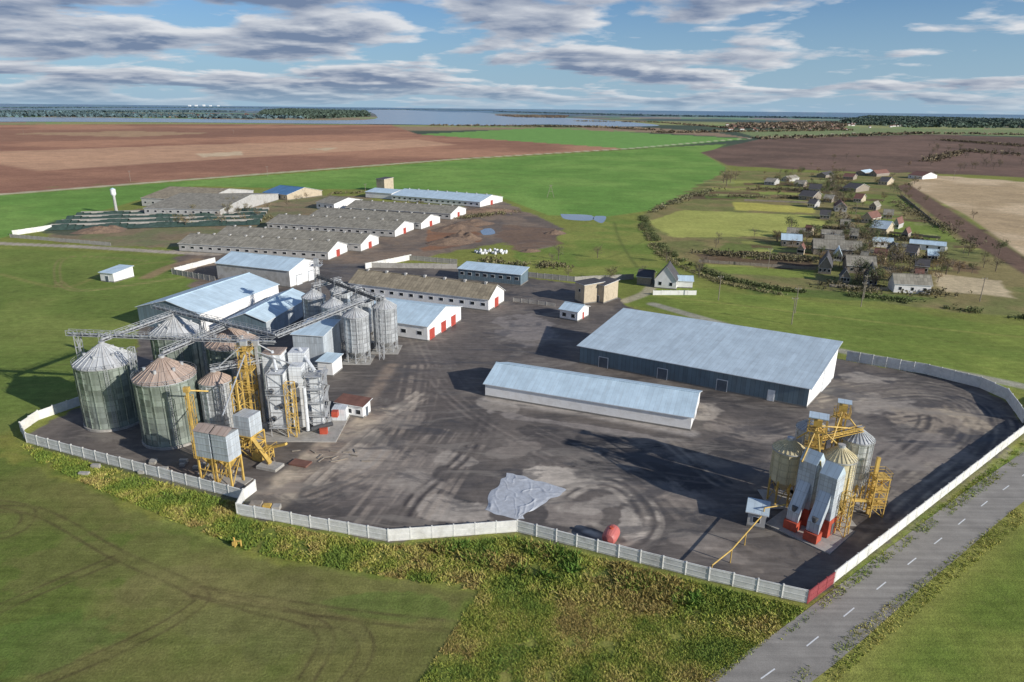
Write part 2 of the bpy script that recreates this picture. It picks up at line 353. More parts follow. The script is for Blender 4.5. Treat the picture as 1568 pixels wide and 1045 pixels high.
paint([(260,395),(330,378),(480,340),(560,318),(700,318),(760,305),(790,318),(862,350),(850,378),(800,386),(770,372),(700,384),(640,398),(560,408),(540,425),(300,440)],(110,95,80),1.5,1,(.5,0,0),2,(90,80,71),12)
paint([(60,350),(120,330),(240,318),(420,300),(560,300),(600,330),(420,360),(250,380),(100,372)],(100,100,70),1.5,.9,(.3,0,0),2,(114,98,78),10)
paint([(660,350),(730,345),(740,370),(690,380),(650,385)],(116,82,58),1,.9,None,2)
paint([(770,345),(850,350),(860,375),(790,385),(765,365)],(100,80,64),1,.8,None,2)
paint([(60,356),(80,338),(200,325),(250,330),(230,348),(110,362)],(56,68,56),1,.8,None,1.5)
stroke([(-200,306),(0,298),(280,276),(450,263),(700,244),(960,228),(1120,214),(1320,203)],8,(172,164,138),.9,2.5,curve=False)
stroke([(-100,366),(0,373),(120,378),(250,386),(330,390)],5.5,(146,136,122),.95,.6)
stroke([(250,386),(330,376),(420,352),(480,335)],4,(130,120,108),.9,.6)
stroke([(0,420),(100,440),(180,410),(270,400)],2,(122,114,68),.5,.8)
stroke([(225,425),(262,408),(300,398)],5,(130,108,82),.8,1.2)
stroke([(1272,262),(1278,300),(1300,340),(1330,380),(1370,420)],4,(126,116,96),.9,.8)
stroke([(955,462),(990,448),(1000,430)],4,(152,142,122),.8,.8)
stroke([(1000,466),(1150,508),(1300,540),(1440,566),(1568,592),(1700,622)],4,(138,134,120),.9,.7)
# front crop field
paint([(-400,660),(0,695),(60,716),(180,768),(300,820),(395,856),(560,882),(735,908),(700,965),(655,1045),(590,1180),(-500,1180)],(85,95,44),.8,1,FLD,1.0,(99,98,54),16)
blob(430,950,190,50,(92,92,54),.5); blob(160,860,160,50,(106,100,60),.4); blob(80,980,120,50,(78,98,44),.5); blob(600,930,130,25,(78,98,42),.5); blob(300,900,200,30,(106,100,62),.4)
paint([(-100,672),(0,668),(35,676),(370,772),(362,792),(600,836),(790,822),(1085,895),(1240,930),(1190,985),(1090,1045),(1000,1180),(590,1180),(655,1045),(735,906),(560,880),(395,853),(180,765),(60,712),(-100,690)],(112,112,54),.8,1,None,1.5,(92,102,45),5)
paint([(780,960),(980,900),(1180,950),(1080,1045),(960,1180),(700,1180),(740,1020)],(116,116,58),2,.7,None,2,(102,108,50),6)
paint([(1250,930),(1290,892),(1568,672),(1700,575),(1700,660),(1568,712),(1200,990),(1060,1090)],(98,114,50),1,1,None,1,(112,112,56),8)
paint([(1215,1060),(1568,764),(1760,640),(1900,900),(1500,1300),(1000,1200)],(92,106,45),1,1,FLD,1,(105,112,52),12)
stroke([(1190,1085),(1568,772),(1700,665)],4.5,(132,126,70),.7,1.6,curve=False)
stroke([(1215,1090),(1400,940),(1568,800)],6,(116,118,58),.5,2,curve=False)
TR=(66,60,38)
for tr in ([(-60,765),(60,785),(180,850),(300,905),(290,935),(200,985),(60,1045)],[(180,855),(60,905),(-40,950)],[(300,905),(390,930),(470,950),(500,980),(470,1040)],[(470,950),(540,960),(560,1000),(520,1060)],[(-30,780),(40,782),(30,810),(-30,830)],[(300,905),(420,925),(560,945),(700,960)]):
    stroke(tr,.42,TR,.7,.22,offs=(-.9,.9),brk=.5); stroke(tr,2.6,(104,94,60),.2,1)
for k in range(12):
    stroke([(760+k*34,985+k*-2),(730+k*36,1060)],.8,(134,128,68),.35,.5,curve=False)
stroke([(90,432),(130,445),(280,425)],1,(130,118,78),.6,.4,offs=(-.9,.9)); stroke([(225,400),(100,395),(90,440)],.8,(120,106,72),.5,.4,offs=(-.9,.9))
stroke([(1120,262),(1113,256),(1078,236)],3,(120,118,74),.6,1)
# the concrete/asphalt yard
YARD=[(36,668),(60,683),(374,770),(364,789),(595,829),(792,814),(1085,889),(1236,924),(1275,895),(1400,795),(1566,664),(1550,622),(1500,592),(1420,574),(1295,552),(1100,510),(960,470),(930,440),(800,425),(700,408),(600,404),(480,404),(430,432),(340,440),(290,470),(212,500),(205,590),(130,618)]
paint(YARD,(89,82,75),.4,1,(1,0,0),.5,(72,67,63),9)
LT=(146,137,125);MD=(120,111,101);DK=(43,42,43)
blob(680,520,110,35,(82,76,71),.7); blob(640,570,60,40,(84,78,73),.7); blob(805,505,50,22,(120,113,107),.6); blob(640,600,70,40,(76,69,64),.6)
blob(600,720,90,40,MD,.7); blob(690,780,60,22,LT,.8); blob(630,740,40,20,LT,.4); blob(540,700,60,20,LT,.5,.6)
blob(860,730,62,15,(158,148,134),.95,-.3); blob(700,705,35,12,LT,.5); blob(880,790,50,25,MD,.8); blob(965,800,20,28,LT,.8); blob(920,770,60,12,LT,.5,.4)
blob(1000,715,140,34,DK,.85,-.3); blob(940,685,100,18,DK,.8,-.3); blob(1100,690,60,25,DK,.6); blob(1060,830,50,16,MD,.6); blob(1040,760,80,12,(104,96,88),.6,-.4); blob(1160,800,60,40,(56,53,52),.5)  # DK bands: long cast shadow of the right plant, painted into the yard
blob(1080,630,40,12,LT,.6); blob(1140,660,50,14,MD,.6,-.3); blob(1360,620,70,18,LT,.5,-.2); blob(1430,640,80,22,(132,120,104),.8,.2); blob(1400,690,90,25,MD,.7,.3); blob(1480,640,25,20,(150,136,114),.6)
blob(1330,580,40,10,LT,.6,-.3); blob(1530,640,30,35,(46,45,49),.9,.3); blob(1320,800,90,12,(58,54,54),.8,.6); blob(1100,850,60,10,MD,.6,-.4); blob(760,620,40,8,LT,.5,-.4)
blob(900,655,160,5,(128,120,112),.6,-.32); blob(790,690,50,12,MD,.6,.5); blob(600,640,50,20,MD,.5); blob(830,660,40,10,(52,49,48),.6); blob(560,760,80,18,(98,90,83),.6)
paint([(385,765),(470,690),(560,630),(612,618),(606,632),(540,690),(430,778)],(156,142,122),1,.9,(1,0,0),1.5,(122,109,96),4)
paint([(210,735),(300,700),(360,720),(380,750),(370,768)],(92,78,68),1,.6,(1,0,0),1)
stroke([(745,612),(900,634),(1058,664)],3,(140,133,125),.75,1,curve=False,msk=(1,0,0)); stroke([(600,560),(560,620)],3,(126,110,94),.6,1)
def tracks(pts,n,spread,c,a):
    for k in range(n):
        o=(random.random()-.5)*spread
        stroke(pts,.35+random.random()*.6,c,a*random.uniform(.5,1),.25,offs=(o-.9,o+.9),brk=.8)
tracks([(640,560),(620,640),(560,720),(470,760)],5,9,(140,127,112),.5)
tracks([(700,660),(640,740),(590,810)],7,12,(142,130,116),.5)
tracks([(750,640),(720,700),(650,760),(620,810)],5,9,(46,42,42),.6)
tracks([(640,500),(700,600),(830,680),(1000,740),(1180,760)],5,11,(120,110,100),.35)
tracks([(830,770),(890,735),(960,745),(1000,800),(960,840),(880,810)],6,5,(152,142,128),.6)
tracks([(900,690),(1010,760),(1100,850),(1160,880)],4,9,(128,118,106),.4)
tracks([(1040,670),(1140,740),(1190,690),(1300,620)],4,7,(130,120,106),.4)
tracks([(1250,620),(1400,600),(1490,625),(1490,680),(1400,740),(1300,830)],9,15,(138,128,112),.5)
tracks([(1300,640),(1420,625),(1450,660),(1380,720)],6,10,(45,42,43),.6)
tracks([(1320,600),(1440,600),(1500,640),(1440,700)],6,8,(46,43,44),.5)
tracks([(1080,650),(1180,670),(1300,640)],5,8,(128,118,106),.5)
tracks([(560,500),(640,500),(800,470),(900,480)],4,7,(114,104,96),.4)
tracks([(470,740),(560,660),(640,600)],6,7,(154,142,126),.5)
stroke([(60,682),(210,724),(374,768)],1.6,(66,72,46),.7,.6,curve=False); stroke([(800,817),(1085,886),(1236,921)],1.2,(56,60,44),.6,.5,curve=False); stroke([(1280,888),(1566,664)],1.3,(60,62,46),.5,.5,curve=False)
VZ=np.zeros(len(VX))
verts=np.stack([VX,VY,VZ],1)
i,j=np.meshgrid(np.arange(NR-1),np.arange(NA),indexing='ij'); j2=(j+1)%NA
quads=np.stack([i*NA+j,i*NA+j2,(i+1)*NA+j2,(i+1)*NA+j],-1).reshape(-1,4)
def groundmat():
    m,nt,b=newmat('ground_cover'); p=pos(nt)
    a=N(nt,'ShaderNodeAttribute',attribute_name='Col').outputs['Color']; ms=N(nt,'ShaderNodeAttribute',attribute_name='Msk').outputs['Color']
    sp=N(nt,'ShaderNodeSeparateColor'); L(nt,ms,sp.inputs[0]); yard=sp.outputs[0]; fld=sp.outputs[1]
    n1=noise(nt,p,.035,5,.6); n2=noise(nt,p,.5,8,.7); n3=noise(nt,p,3.2,4,.7); n4=noise(nt,p,.12,8,.68,.6)
    f=math_(nt,'MULTIPLY',mrange(nt,n1,.3,.7,.87,1.13),mrange(nt,n2,.3,.7,.76,1.24)); f=math_(nt,'MULTIPLY',f,mrange(nt,n4,.3,.7,.86,1.14))
    gr=math_(nt,'MULTIPLY',f,mrange(nt,n3,.3,.7,.62,1.38))
    st=noise(nt,mapped(nt,p,28,(.05,1.1,1)),1.0,5,.65); fs=math_(nt,'MULTIPLY',f,mrange(nt,st,.3,.7,.86,1.14)); fs=math_(nt,'MULTIPLY',fs,mrange(nt,n3,.3,.7,.74,1.26))
    s2=noise(nt,mapped(nt,p,-32,(.12,1.3,1)),1.0,7,.75,.8); fy=math_(nt,'MULTIPLY',mrange(nt,s2,.3,.72,.78,1.28),mrange(nt,n2,.3,.7,.76,1.26))
    fac=math_(nt,'ADD',math_(nt,'MULTIPLY',gr,math_(nt,'SUBTRACT',1,fld)),math_(nt,'MULTIPLY',fs,fld))
    fac=math_(nt,'ADD',math_(nt,'MULTIPLY',fac,math_(nt,'SUBTRACT',1,yard)),math_(nt,'MULTIPLY',fy,yard))
    c=mix(nt,1.0,a,grey(nt,fac),'MULTIPLY')
    d1=noise(nt,mapped(nt,p,-24,(.05,.13,1)),1.0,9,.7,1.2); dust=math_(nt,'MULTIPLY',mrange(nt,d1,.53,.62,0,.5),yard); c=mix(nt,dust,c,(.29,.255,.21))
    d2=noise(nt,mapped(nt,p,35,(.045,.1,1)),1.3,9,.66,1.0); wet=math_(nt,'MULTIPLY',mrange(nt,d2,.52,.6,0,.55),yard); c=mix(nt,wet,c,(.05,.047,.047))
    hv=mrange(nt,noise(nt,p,.9,6,.7),.5,.75,0,.4); hv=math_(nt,'MULTIPLY',hv,math_(nt,'SUBTRACT',1,yard))
    hv2=math_(nt,'MULTIPLY',hv,math_(nt,'SUBTRACT',1,math_(nt,'MULTIPLY',fld,.6))); c=mix(nt,hv2,c,(.28,.23,.11))
    L(nt,c,b.inputs['Base Color'])
    rg=math_(nt,'SUBTRACT',mrange(nt,yard,0,1,.95,.8),math_(nt,'MULTIPLY',wet,.5)); L(nt,rg,b.inputs['Roughness']); L(nt,mrange(nt,yard,0,1,.1,.4),b.inputs['Specular IOR Level'])
    bp=N(nt,'ShaderNodeBump'); bp.inputs['Distance'].default_value=.25; L(nt,mrange(nt,yard,0,1,.4,.08),bp.inputs['Strength'])
    L(nt,n3,bp.inputs['Height']); L(nt,bp.outputs[0],b.inputs['Normal'])
    return m
gm=groundmat()
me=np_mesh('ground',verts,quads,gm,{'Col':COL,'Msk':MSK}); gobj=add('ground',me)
fv=[(0,0,0)]+[tuple(v) for v in verts[:NA]]; me=bpy.data.meshes.new('ground_centre'); me.from_pydata(fv,[],[(0,1+k,1+(k+1)%NA) for k in range(NA)]); me.materials.append(gm)
for an,cc in (('Col',COL),('Msk',MSK)):
    at=me.color_attributes.new(an,'FLOAT_COLOR','POINT'); c4=np.ones((NA+1,4),dtype=np.float32); c4[0,:3]=cc[0]; c4[1:,:3]=cc[:NA]; at.data.foreach_set('color',c4.ravel())
add('ground_centre',me,parent=gobj)
# ------------------------------------------------------------------ roads, lake
def strip(name,pts,wd,z,mat):
    P=gp(pts); V=[];Fc=[]
    for i,p in enumerate(P):
        q0=P[max(0,i-1)];q1=P[min(len(P)-1,i+1)];dx,dy=q1[0]-q0[0],q1[1]-q0[1];l=math.hypot(dx,dy)
        V+=[(p[0]-dy/l*wd/2,p[1]+dx/l*wd/2,z),(p[0]+dy/l*wd/2,p[1]-dx/l*wd/2,z)]
        if i: Fc.append((2*i-2,2*i-1,2*i+1,2*i))
    me=bpy.data.meshes.new(name); me.from_pydata(V,[],Fc); me.materials.append(M[mat]); return add(name,me)
RC=[(1000,1160),(1090,1094),(1165,1040),(1235,990),(1295,942),(1345,901),(1395,861),(1440,826),(1478,795),(1512,768),(1545,744),(1620,690),(1760,600)]
road=strip('road',RC,6.9,.03,'asphalt')
P=gp(RC); V=[];Fc=[];acc=0
for a,b in zip(P[:-1],P[1:]):
    l=math.dist(a,b); n=int(l/.5)
    for k in range(n):
        t0=k/n;t1=(k+1)/n
        if (acc%8.5)<2.6:
            dx,dy=(b[0]-a[0])/l,(b[1]-a[1])/l; w_=.08
            q0=(a[0]+(b[0]-a[0])*t0,a[1]+(b[1]-a[1])*t0); q1=(a[0]+(b[0]-a[0])*t1,a[1]+(b[1]-a[1])*t1); i0=len(V)
            V+=[(q0[0]-dy*w_,q0[1]+dx*w_,.036),(q0[0]+dy*w_,q0[1]-dx*w_,.036),(q1[0]+dy*w_,q1[1]-dx*w_,.036),(q1[0]-dy*w_,q1[1]+dx*w_,.036)]; Fc.append((i0,i0+1,i0+2,i0+3))
        acc+=l/n
me=bpy.data.meshes.new('centre_line'); me.from_pydata(V,[],Fc); me.materials.append(M['white_line']); add('centre_line',me,parent=road)
lake=[(-300,180),(0,180),(200,181),(400,184),(560,184),(575,176),(562,170),(600,168),(680,172),(740,173),(790,179),(870,181),(960,187),(1010,193),(930,194),(840,191),(740,193),(620,191),(500,190),(300,188),(100,187),(0,187),(-300,189)]
P=gp(cat(lake,4)); me=bpy.data.meshes.new('lake'); me.from_pydata([(p[0],p[1],.5) for p in P],[],[tuple(range(len(P)))]); me.materials.append(M['water']); add('lake',me)
for pl in ([(858,328),(905,330),(904,338),(866,336)],[(912,331),(928,332),(922,342),(908,336)],[(735,352),(752,350),(758,358),(740,360)]):
    P=gp(cat(pl+[pl[0]],4)[:-1]); me=bpy.data.meshes.new('pond'); me.from_pydata([(p[0],p[1],.03) for p in P],[],[tuple(range(len(P)))]); me.materials.append(M['water']); add('pond',me)
# ------------------------------------------------------------------ buildings
def hall(name,A,B,C=None,w=None,he=4,hr=6,kind='gable',ridge='x',wall='wall_white',roof='roof_blue',end=None,doors=(),wins=(),ov=.4,plinth=True,skew=0,rooflights=0):
    a=G(*A);b=G(*B); Lx=math.dist(a,b); an=math.atan2(b[1]-a[1],b[0]-a[0]); nx,ny=-math.sin(an),math.cos(an)
    if C is not None: c=G(*C); w=max(3,(c[0]-b[0])*nx+(c[1]-b[1])*ny)
    s=Bd(name,a,an); s.skew=skew; Ly=w
    U,Vv=(Lx,Ly) if ridge=='x' else (Ly,Lx)
    mp=(lambda u,v,z:(u,v,z)) if ridge=='x' else (lambda u,v,z:(v,u,z))
    prof=[(0,he),(Vv/2,hr),(Vv,he)] if kind=='gable' else [(0,he),(Vv,hr)]
    s.f('side_walls',wall,[mp(0,0,0),mp(U,0,0),mp(U,0,prof[0][1]),mp(0,0,prof[0][1])]); s.f('side_walls',wall,[mp(0,Vv,0),mp(U,Vv,0),mp(U,Vv,prof[-1][1]),mp(0,Vv,prof[-1][1])])
    for u in (0,U): s.f('end_walls',end or wall,[mp(u,0,0)]+[mp(u,v,z) for v,z in prof]+[mp(u,Vv,0)])
    if plinth:
        s.box('plinth','plinth',-.04,Lx+.04,-.04,Ly+.04,0,.35)
    pr=list(prof)
    d0=(prof[1][0]-prof[0][0],prof[1][1]-prof[0][1]); l0=math.hypot(*d0); pr[0]=(prof[0][0]-d0[0]/l0*ov,prof[0][1]-d0[1]/l0*ov)
    d1=(prof[-1][0]-prof[-2][0],prof[-1][1]-prof[-2][1]); l1=math.hypot(*d1); pr[-1]=(prof[-1][0]+d1[0]/l1*ov,prof[-1][1]+d1[1]/l1*ov)
    acc=0
    for (v0,z0),(v1,z1) in zip(pr[:-1],pr[1:]):
        sl=math.hypot(v1-v0,z1-z0); t=.16
        s.f('roof',roof,[mp(-ov,v0,z0+t),mp(U+ov,v0,z0+t),mp(U+ov,v1,z1+t),mp(-ov,v1,z1+t)],[(0,acc),(U+2*ov,acc),(U+2*ov,acc+sl),(0,acc+sl)])
        s.f('roof',roof,[mp(-ov,v0,z0+.02),mp(U+ov,v0,z0+.02),mp(U+ov,v1,z1+.02),mp(-ov,v1,z1+.02)])
        for u in (-ov,U+ov): s.f('fascia','door_white',[mp(u,v0,z0+.02),mp(u,v0,z0+t),mp(u,v1,z1+t),mp(u,v1,z1+.02)])
        acc+=sl
    for v,z in (pr[0],pr[-1]): s.f('fascia','door_white',[mp(-ov,v,z+.02),mp(U+ov,v,z+.02),mp(U+ov,v,z+.16),mp(-ov,v,z+.16)])
    if kind=='gable': s.beam('ridge_cap',roof,mp(-ov,Vv/2,hr+.2),mp(U+ov,Vv/2,hr+.2),.4,.12)
    if rooflights:
        (v0,z0),(v1,z1)=prof[0],prof[1]
        for k in range(rooflights):
            u=U*(k+.5)/rooflights; s.beam('roof_vents','wall_grey',mp(u,Vv/2-.5,hr+.2),mp(u,Vv/2+.5,hr+.2),.7,1.0)
    def put(side,p,wd,z0,z1,part,mat,pr_=.06):
        if side=='f': s.box(part,mat,p-wd/2,p+wd/2,-pr_,.02,z0,z1)
        else: s.box(part,mat,Lx-.02,Lx+pr_,p-wd/2,p+wd/2,z0,z1)
    for side,p,wd,h,mat in doors:
        T=Lx if side=='f' else Ly
        put(side,p*T,wd+.3,0,h+.15,'door_frames','frame' if mat!='door_white' else 'door_grey',.05); put(side,p*T,wd,.03,h,'doors_'+mat,mat,.1)
    for side,n,z,wd,h in wins:
        T=Lx if side=='f' else Ly
        for k in range(n):
            p=T*(k+.5)/n; put(side,p,wd+.2,z-.1,z+h+.1,'window_frames','frame',.045); put(side,p,wd,z,z+h,'windows','glass',.07)
    s.done(); return s
hall('warehouse',(887,556),(1235,625),w=21.5,he=4.6,hr=9.0,kind='mono',wall='wall_blue',roof='roof_blue',ov=.6,skew=.15,end='wall_white',doors=[('f',.12,2.2,2.6,'door_grey'),('f',.4,2.2,2.6,'door_grey'),('f',.66,2.2,2.6,'door_grey'),('f',.86,1.2,2.4,'door_white'),('e',.7,8,5.8,'door_white')])
hall('storage_barn',(743,607),(1057,660),w=14,he=3.0,hr=5.3,wall='wall_white',roof='roof_light',doors=[('e',.5,4,2.8,'door_white')])
hall('machine_shed',(515,503),(655,523),C=(714,492),he=4.2,hr=7,roof='roof_light',doors=[('e',.12,3,3,'door_red'),('e',.45,3,3,'door_red'),('e',.75,3,3,'door_red')],wins=[('f',6,1.6,1.4,1)])
hall('livestock_barn',(536,450),(748,477),C=(770,462),he=3.8,hr=7,roof='roof_brown',doors=[('e',.5,3,3,'door_red')],wins=[('f',14,1.6,1.3,.9)],rooflights=7)
hall('steel_shed',(702,428),(797,438),C=(803,430),he=4,hr=5,kind='mono',wall='wall_blue',roof='roof_light',wins=[('f',8,2,1.4,1)])
hall('storage_hall',(334,428),(445,441),C=(490,425),he=6,hr=8.5,roof='roof_light',wall='wall_grey',end='wall_white',doors=[('e',.3,3,3.5,'door_white'),('e',.7,3,3.5,'door_white')])
hall('storage_hall',(215,500),(310,512),C=(420,462),he=5.8,hr=8.6,ridge='y',roof='roof_light',wall='wall_white',end='wall_blue',doors=[('f',.5,5,4,'door_grey')])
hall('storage_hall',(352,516),(410,520),C=(472,478),he=5,hr=7.0,ridge='y',roof='roof_light',wall='wall_steel',end='wall_blue')
hall('annex_building',(452,560),(498,563),C=(506,540),he=8,hr=8.8,kind='mono',roof='roof_light',wall='wall_steel')
hall('pump_house',(488,575),(510,577),C=(522,565),he=3.5,hr=3.7,kind='mono',roof='roof_light',wall='wall_white')
hall('weighbridge_office',(857,488),(884,493),C=(896,483),he=3,hr=4.2,roof='roof_light',wall='wall_white',wins=[('f',2,1,1.2,1.1)],doors=[('e',.5,1,2.1,'door_red')])
hall('brick_outbuilding',(880,460),(894,466),C=(906,455),he=6.3,hr=6.6,kind='mono',roof='roof_dark',wall='wall_cream',wins=[('f',1,3.5,1,1)])
hall('brick_outbuilding',(905,461),(924,465),C=(936,455),he=6,hr=6.3,kind='mono',roof='roof_dark',wall='wall_cream',doors=[('f',.5,1.2,2.2,'door_grey')])
hall('cottage',(1002,441),(1035,444),C=(1046,436),he=3.2,hr=8,ridge='y',roof='roof_dark',wall='wall_white',wins=[('f',2,1.2,1,1.2),('e',2,1.2,1,1.2)])
hall('cottage_extension',(1036,441),(1060,442),C=(1066,437),he=2.6,hr=3.8,roof='roof_light',wall='wall_white')
hall('timber_shed',(975,436),(996,438),C=(1008,430),he=3,hr=4.6,roof='roof_dark',wall='wood')
for A,B,C,rf in [((275,385),(503,399),(526,386),'roof_old'),((332,372),(553,386),(573,374),'roof_old'),((410,352),(605,364),(628,352),'roof_old'),((475,340),(645,352),(662,341),'roof_old'),((530,327),(690,337),(708,328),'roof_old'),((600,307),(735,318),(748,308),'roof_light')]:
    hall('cow_barn',A,B,C=C,he=3.4,hr=6.2,roof=rf,wall='wall_grey' if rf=='roof_old' else 'wall_white',end='wall_white',doors=[('e',.5,3.2,2.9,'door_red')],wins=[('f',16,1.5,1.6,.9)],rooflights=9)
hall('old_barn',(218,316),(312,320),C=(356,302),he=5,hr=9,roof='roof_brown',wall='wall_grey',wins=[('f',8,2,1.4,1)])
hall('old_barn',(222,330),(338,333),C=(412,306),he=4,hr=8,roof='roof_old',wall='wall_grey',wins=[('f',10,2,1.4,1)])
hall('farm_house',(403,303),(440,307),C=(474,298),he=3.5,hr=7,roof='roof_bluehouse',wall='wall_cream',wins=[('f',5,1.2,1,1.2)])
hall('farm_house',(485,320),(512,323),C=(536,314),he=4,hr=6.5,roof='roof_old',wall='wall_white',wins=[('f',3,1.5,1.2,1.2)])
hall('dairy_house',(560,303),(600,306),C=(622,300),he=4,hr=5.5,roof='roof_light',wall='wall_white')
hall('brick_tower',(577,293),(589,294),C=(592,291),he=9,hr=9.6,kind='mono',roof='roof_dark',wall='wall_cream')
hall('transformer_hut',(155,431),(175,433),C=(201,424),he=3.2,hr=4,kind='mono',roof='roof_light',wall='wall_white',doors=[('f',.5,1.2,2.1,'door_grey')])
hall('control_hut',(516,634),(556,641),C=(567,636),he=2.6,hr=3,kind='mono',roof='roof_redhouse',wall='wall_white',wins=[('f',3,.8,1,.9)],doors=[('e',.5,.8,2,'door_grey')])
VH=[((1245,390),(1318,395),(1328,388),3,6,'x','roof_old','wood'),((1296,418),(1340,421),(1350,413),3,6,'x','roof_old','wood'),((1252,419),(1272,421),(1284,412),3,7,'y','roof_dark','wood'),
  ((1368,448),(1424,451),(1434,445),3.2,6,'x','roof_old','wall_white'),((1322,438),(1342,440),(1354,433),3,7,'y','roof_dark','wood'),((1330,357),(1356,360),(1370,355),3,6,'x','roof_blue','wall_cream'),
  ((1336,378),(1366,380),(1370,377),2.6,4,'x','roof_light','wall_white'),((1392,381),(1446,386),(1452,383),2.6,3.8,'x','roof_light','wall_white'),((1196,377),(1226,379),(1234,374),3,5,'x','roof_light','wood'),
  ((1204,366),(1230,368),(1236,364),3,5,'x','roof_old','wall_grey'),((1262,378),(1290,380),(1296,376),3,5,'x','roof_old','wood'),((1258,366),(1290,368),(1294,364),2.6,4,'x','roof_old','wood'),
  ((1318,341),(1334,343),(1342,339),3,6,'y','roof_redhouse','wall_cream'),((1222,306),(1244,308),(1250,304),3,6,'x','roof_dark','wood'),((1238,295),(1256,296),(1260,293),3,6,'x','roof_dark','wall_cream'),
  ((1290,293),(1310,295),(1316,291),3,6,'x','roof_dark','wood'),((1278,324),(1296,325),(1302,321),3,6,'y','roof_redhouse','wall_grey'),((1384,396),(1400,398),(1408,393),3,5.5,'x','roof_dark','wood'),((1336,403),(1354,405),(1362,400),3,5.5,'x','roof_redhouse','wall_cream'),
  ((1390,273),(1412,275),(1418,272),3,6,'x','roof_redhouse','wall_white'),((1344,283),(1358,284),(1364,281),3,6,'x','roof_dark','wall_cream'),((1400,418),(1420,420),(1428,415),3,5,'x','roof_dark','wood'),((1286,352),(1300,353),(1306,350),2.6,5,'x','roof_old','wood'),
  ((1352,335),(1366,336),(1372,333),2.6,5,'x','roof_old','wall_cream'),((1255,336),(1270,337),(1276,334),2.6,5,'x','roof_dark','wood'),((1215,286),(1230,287),(1236,285),2.6,5,'x','roof_old','wood'),((1290,275),(1306,276),(1312,274),2.6,5,'x','roof_redhouse','wood')]
for x,y in ((1170,283),(1196,278),(1250,272),(1310,268),(1330,270),(1260,310),(1236,318),(1306,310),(1330,322),(1366,350),(1300,368),(1276,400),(1380,365),(1420,400),(1360,392),(1316,404),(1286,434),(1230,362),(1220,390),(1400,436)):
    VH.append(((x,y),(x+random.randint(9,15),y+1),(x+random.randint(15,20),y-2),2.6,random.uniform(4.4,5.8),random.choice('xy'),random.choice(['roof_dark','roof_old','roof_old','roof_redhouse','roof_light']),random.choice(['wood','wood','wall_cream','wall_grey'])))
for A,B,C,he,hr,rg,rf,wl in VH:
    hall('village_house',A,B,C=C,he=he,hr=hr,ridge=rg,roof=rf,wall=wl,wins=[('f',3,1,.9,1.1)],plinth=False)
# ------------------------------------------------------------------ fences
def fence(name,pts,h=2.0,pl=3.0,mat='concrete',relief=True,th=.12):
    P=gp(pts); s=Bd(name,P[0])
    for a,b in zip(P[:-1],P[1:]):
        l=math.dist(a,b); n=max(1,round(l/pl)); 
        for k in range(n):
            p=(a[0]+(b[0]-a[0])*k/n-P[0][0],a[1]+(b[1]-a[1])*k/n-P[0][1]); q=(a[0]+(b[0]-a[0])*(k+1)/n-P[0][0],a[1]+(b[1]-a[1])*(k+1)/n-P[0][1])
            j=random.uniform(-.07,.05); j2=j+random.uniform(-.05,.05)
            s.beam('panels',mat,(p[0],p[1],h/2+j),(q[0],q[1],h/2+j2),th,h)
            s.beam('posts',mat,(p[0],p[1],0),(p[0],p[1],h+.12),.2)
            if relief:
                for zz in (.12,.5,.9): s.beam('rails',mat,(p[0],p[1],h*zz+.02),(q[0],q[1],h*zz+.02),th+.07,.1)
    s.done()
fence('concrete_fence',[(126,620),(60,643),(33,661),(42,678),(374,766)],2.0)
fence('concrete_fence',[(392,752),(374,766),(364,788),(595,829),(792,814),(1085,889),(1236,924)],2.0)
fence('concrete_fence',[(1276,893),(1400,795),(1566,664),(1640,610)],1.9)
fence('concrete_fence',[(1640,610),(1566,648),(1540,612),(1500,594),(1420,574),(1295,552)],2.6)
fence('entrance_gate',[(1236,924),(1276,893)],1.9,2.2,'gate_red')
fence('concrete_fence',[(800,424),(880,432),(970,428)],2,mat='concrete2')
fence('concrete_fence',[(560,410),(700,412)],2,mat='concrete2',relief=False); fence('concrete_fence',[(560,412),(630,398)],2.2)
fence('concrete_fence',[(620,398),(700,405)],2,mat='concrete2'); fence('concrete_fence',[(20,361),(80,352)],2.4,relief=False)
fence('concrete_fence',[(16,364),(170,377)],1.6,mat='concrete2',relief=False); fence('concrete_fence',[(268,418),(330,402)],2,relief=False); fence('concrete_fence',[(264,420),(330,432)],2,mat='concrete2',relief=False)
fence('concrete_fence',[(786,462),(850,470)],1.2,mat='concrete2',relief=False); fence('concrete_fence',[(1330,374),(1450,384)],1.6,relief=False,th=.3)
fence('timber_fence',[(1000,452),(1066,452)],1.6,mat='wall_white',relief=False)
for pts in ([(1070,402),(1250,414)],[(1140,308),(1250,312)],[(1310,352),(1440,366)],[(1270,440),(1360,446)],[(1380,300),(1440,350)]): fence('timber_fence',pts,1.2,4,'wood',False,.08)
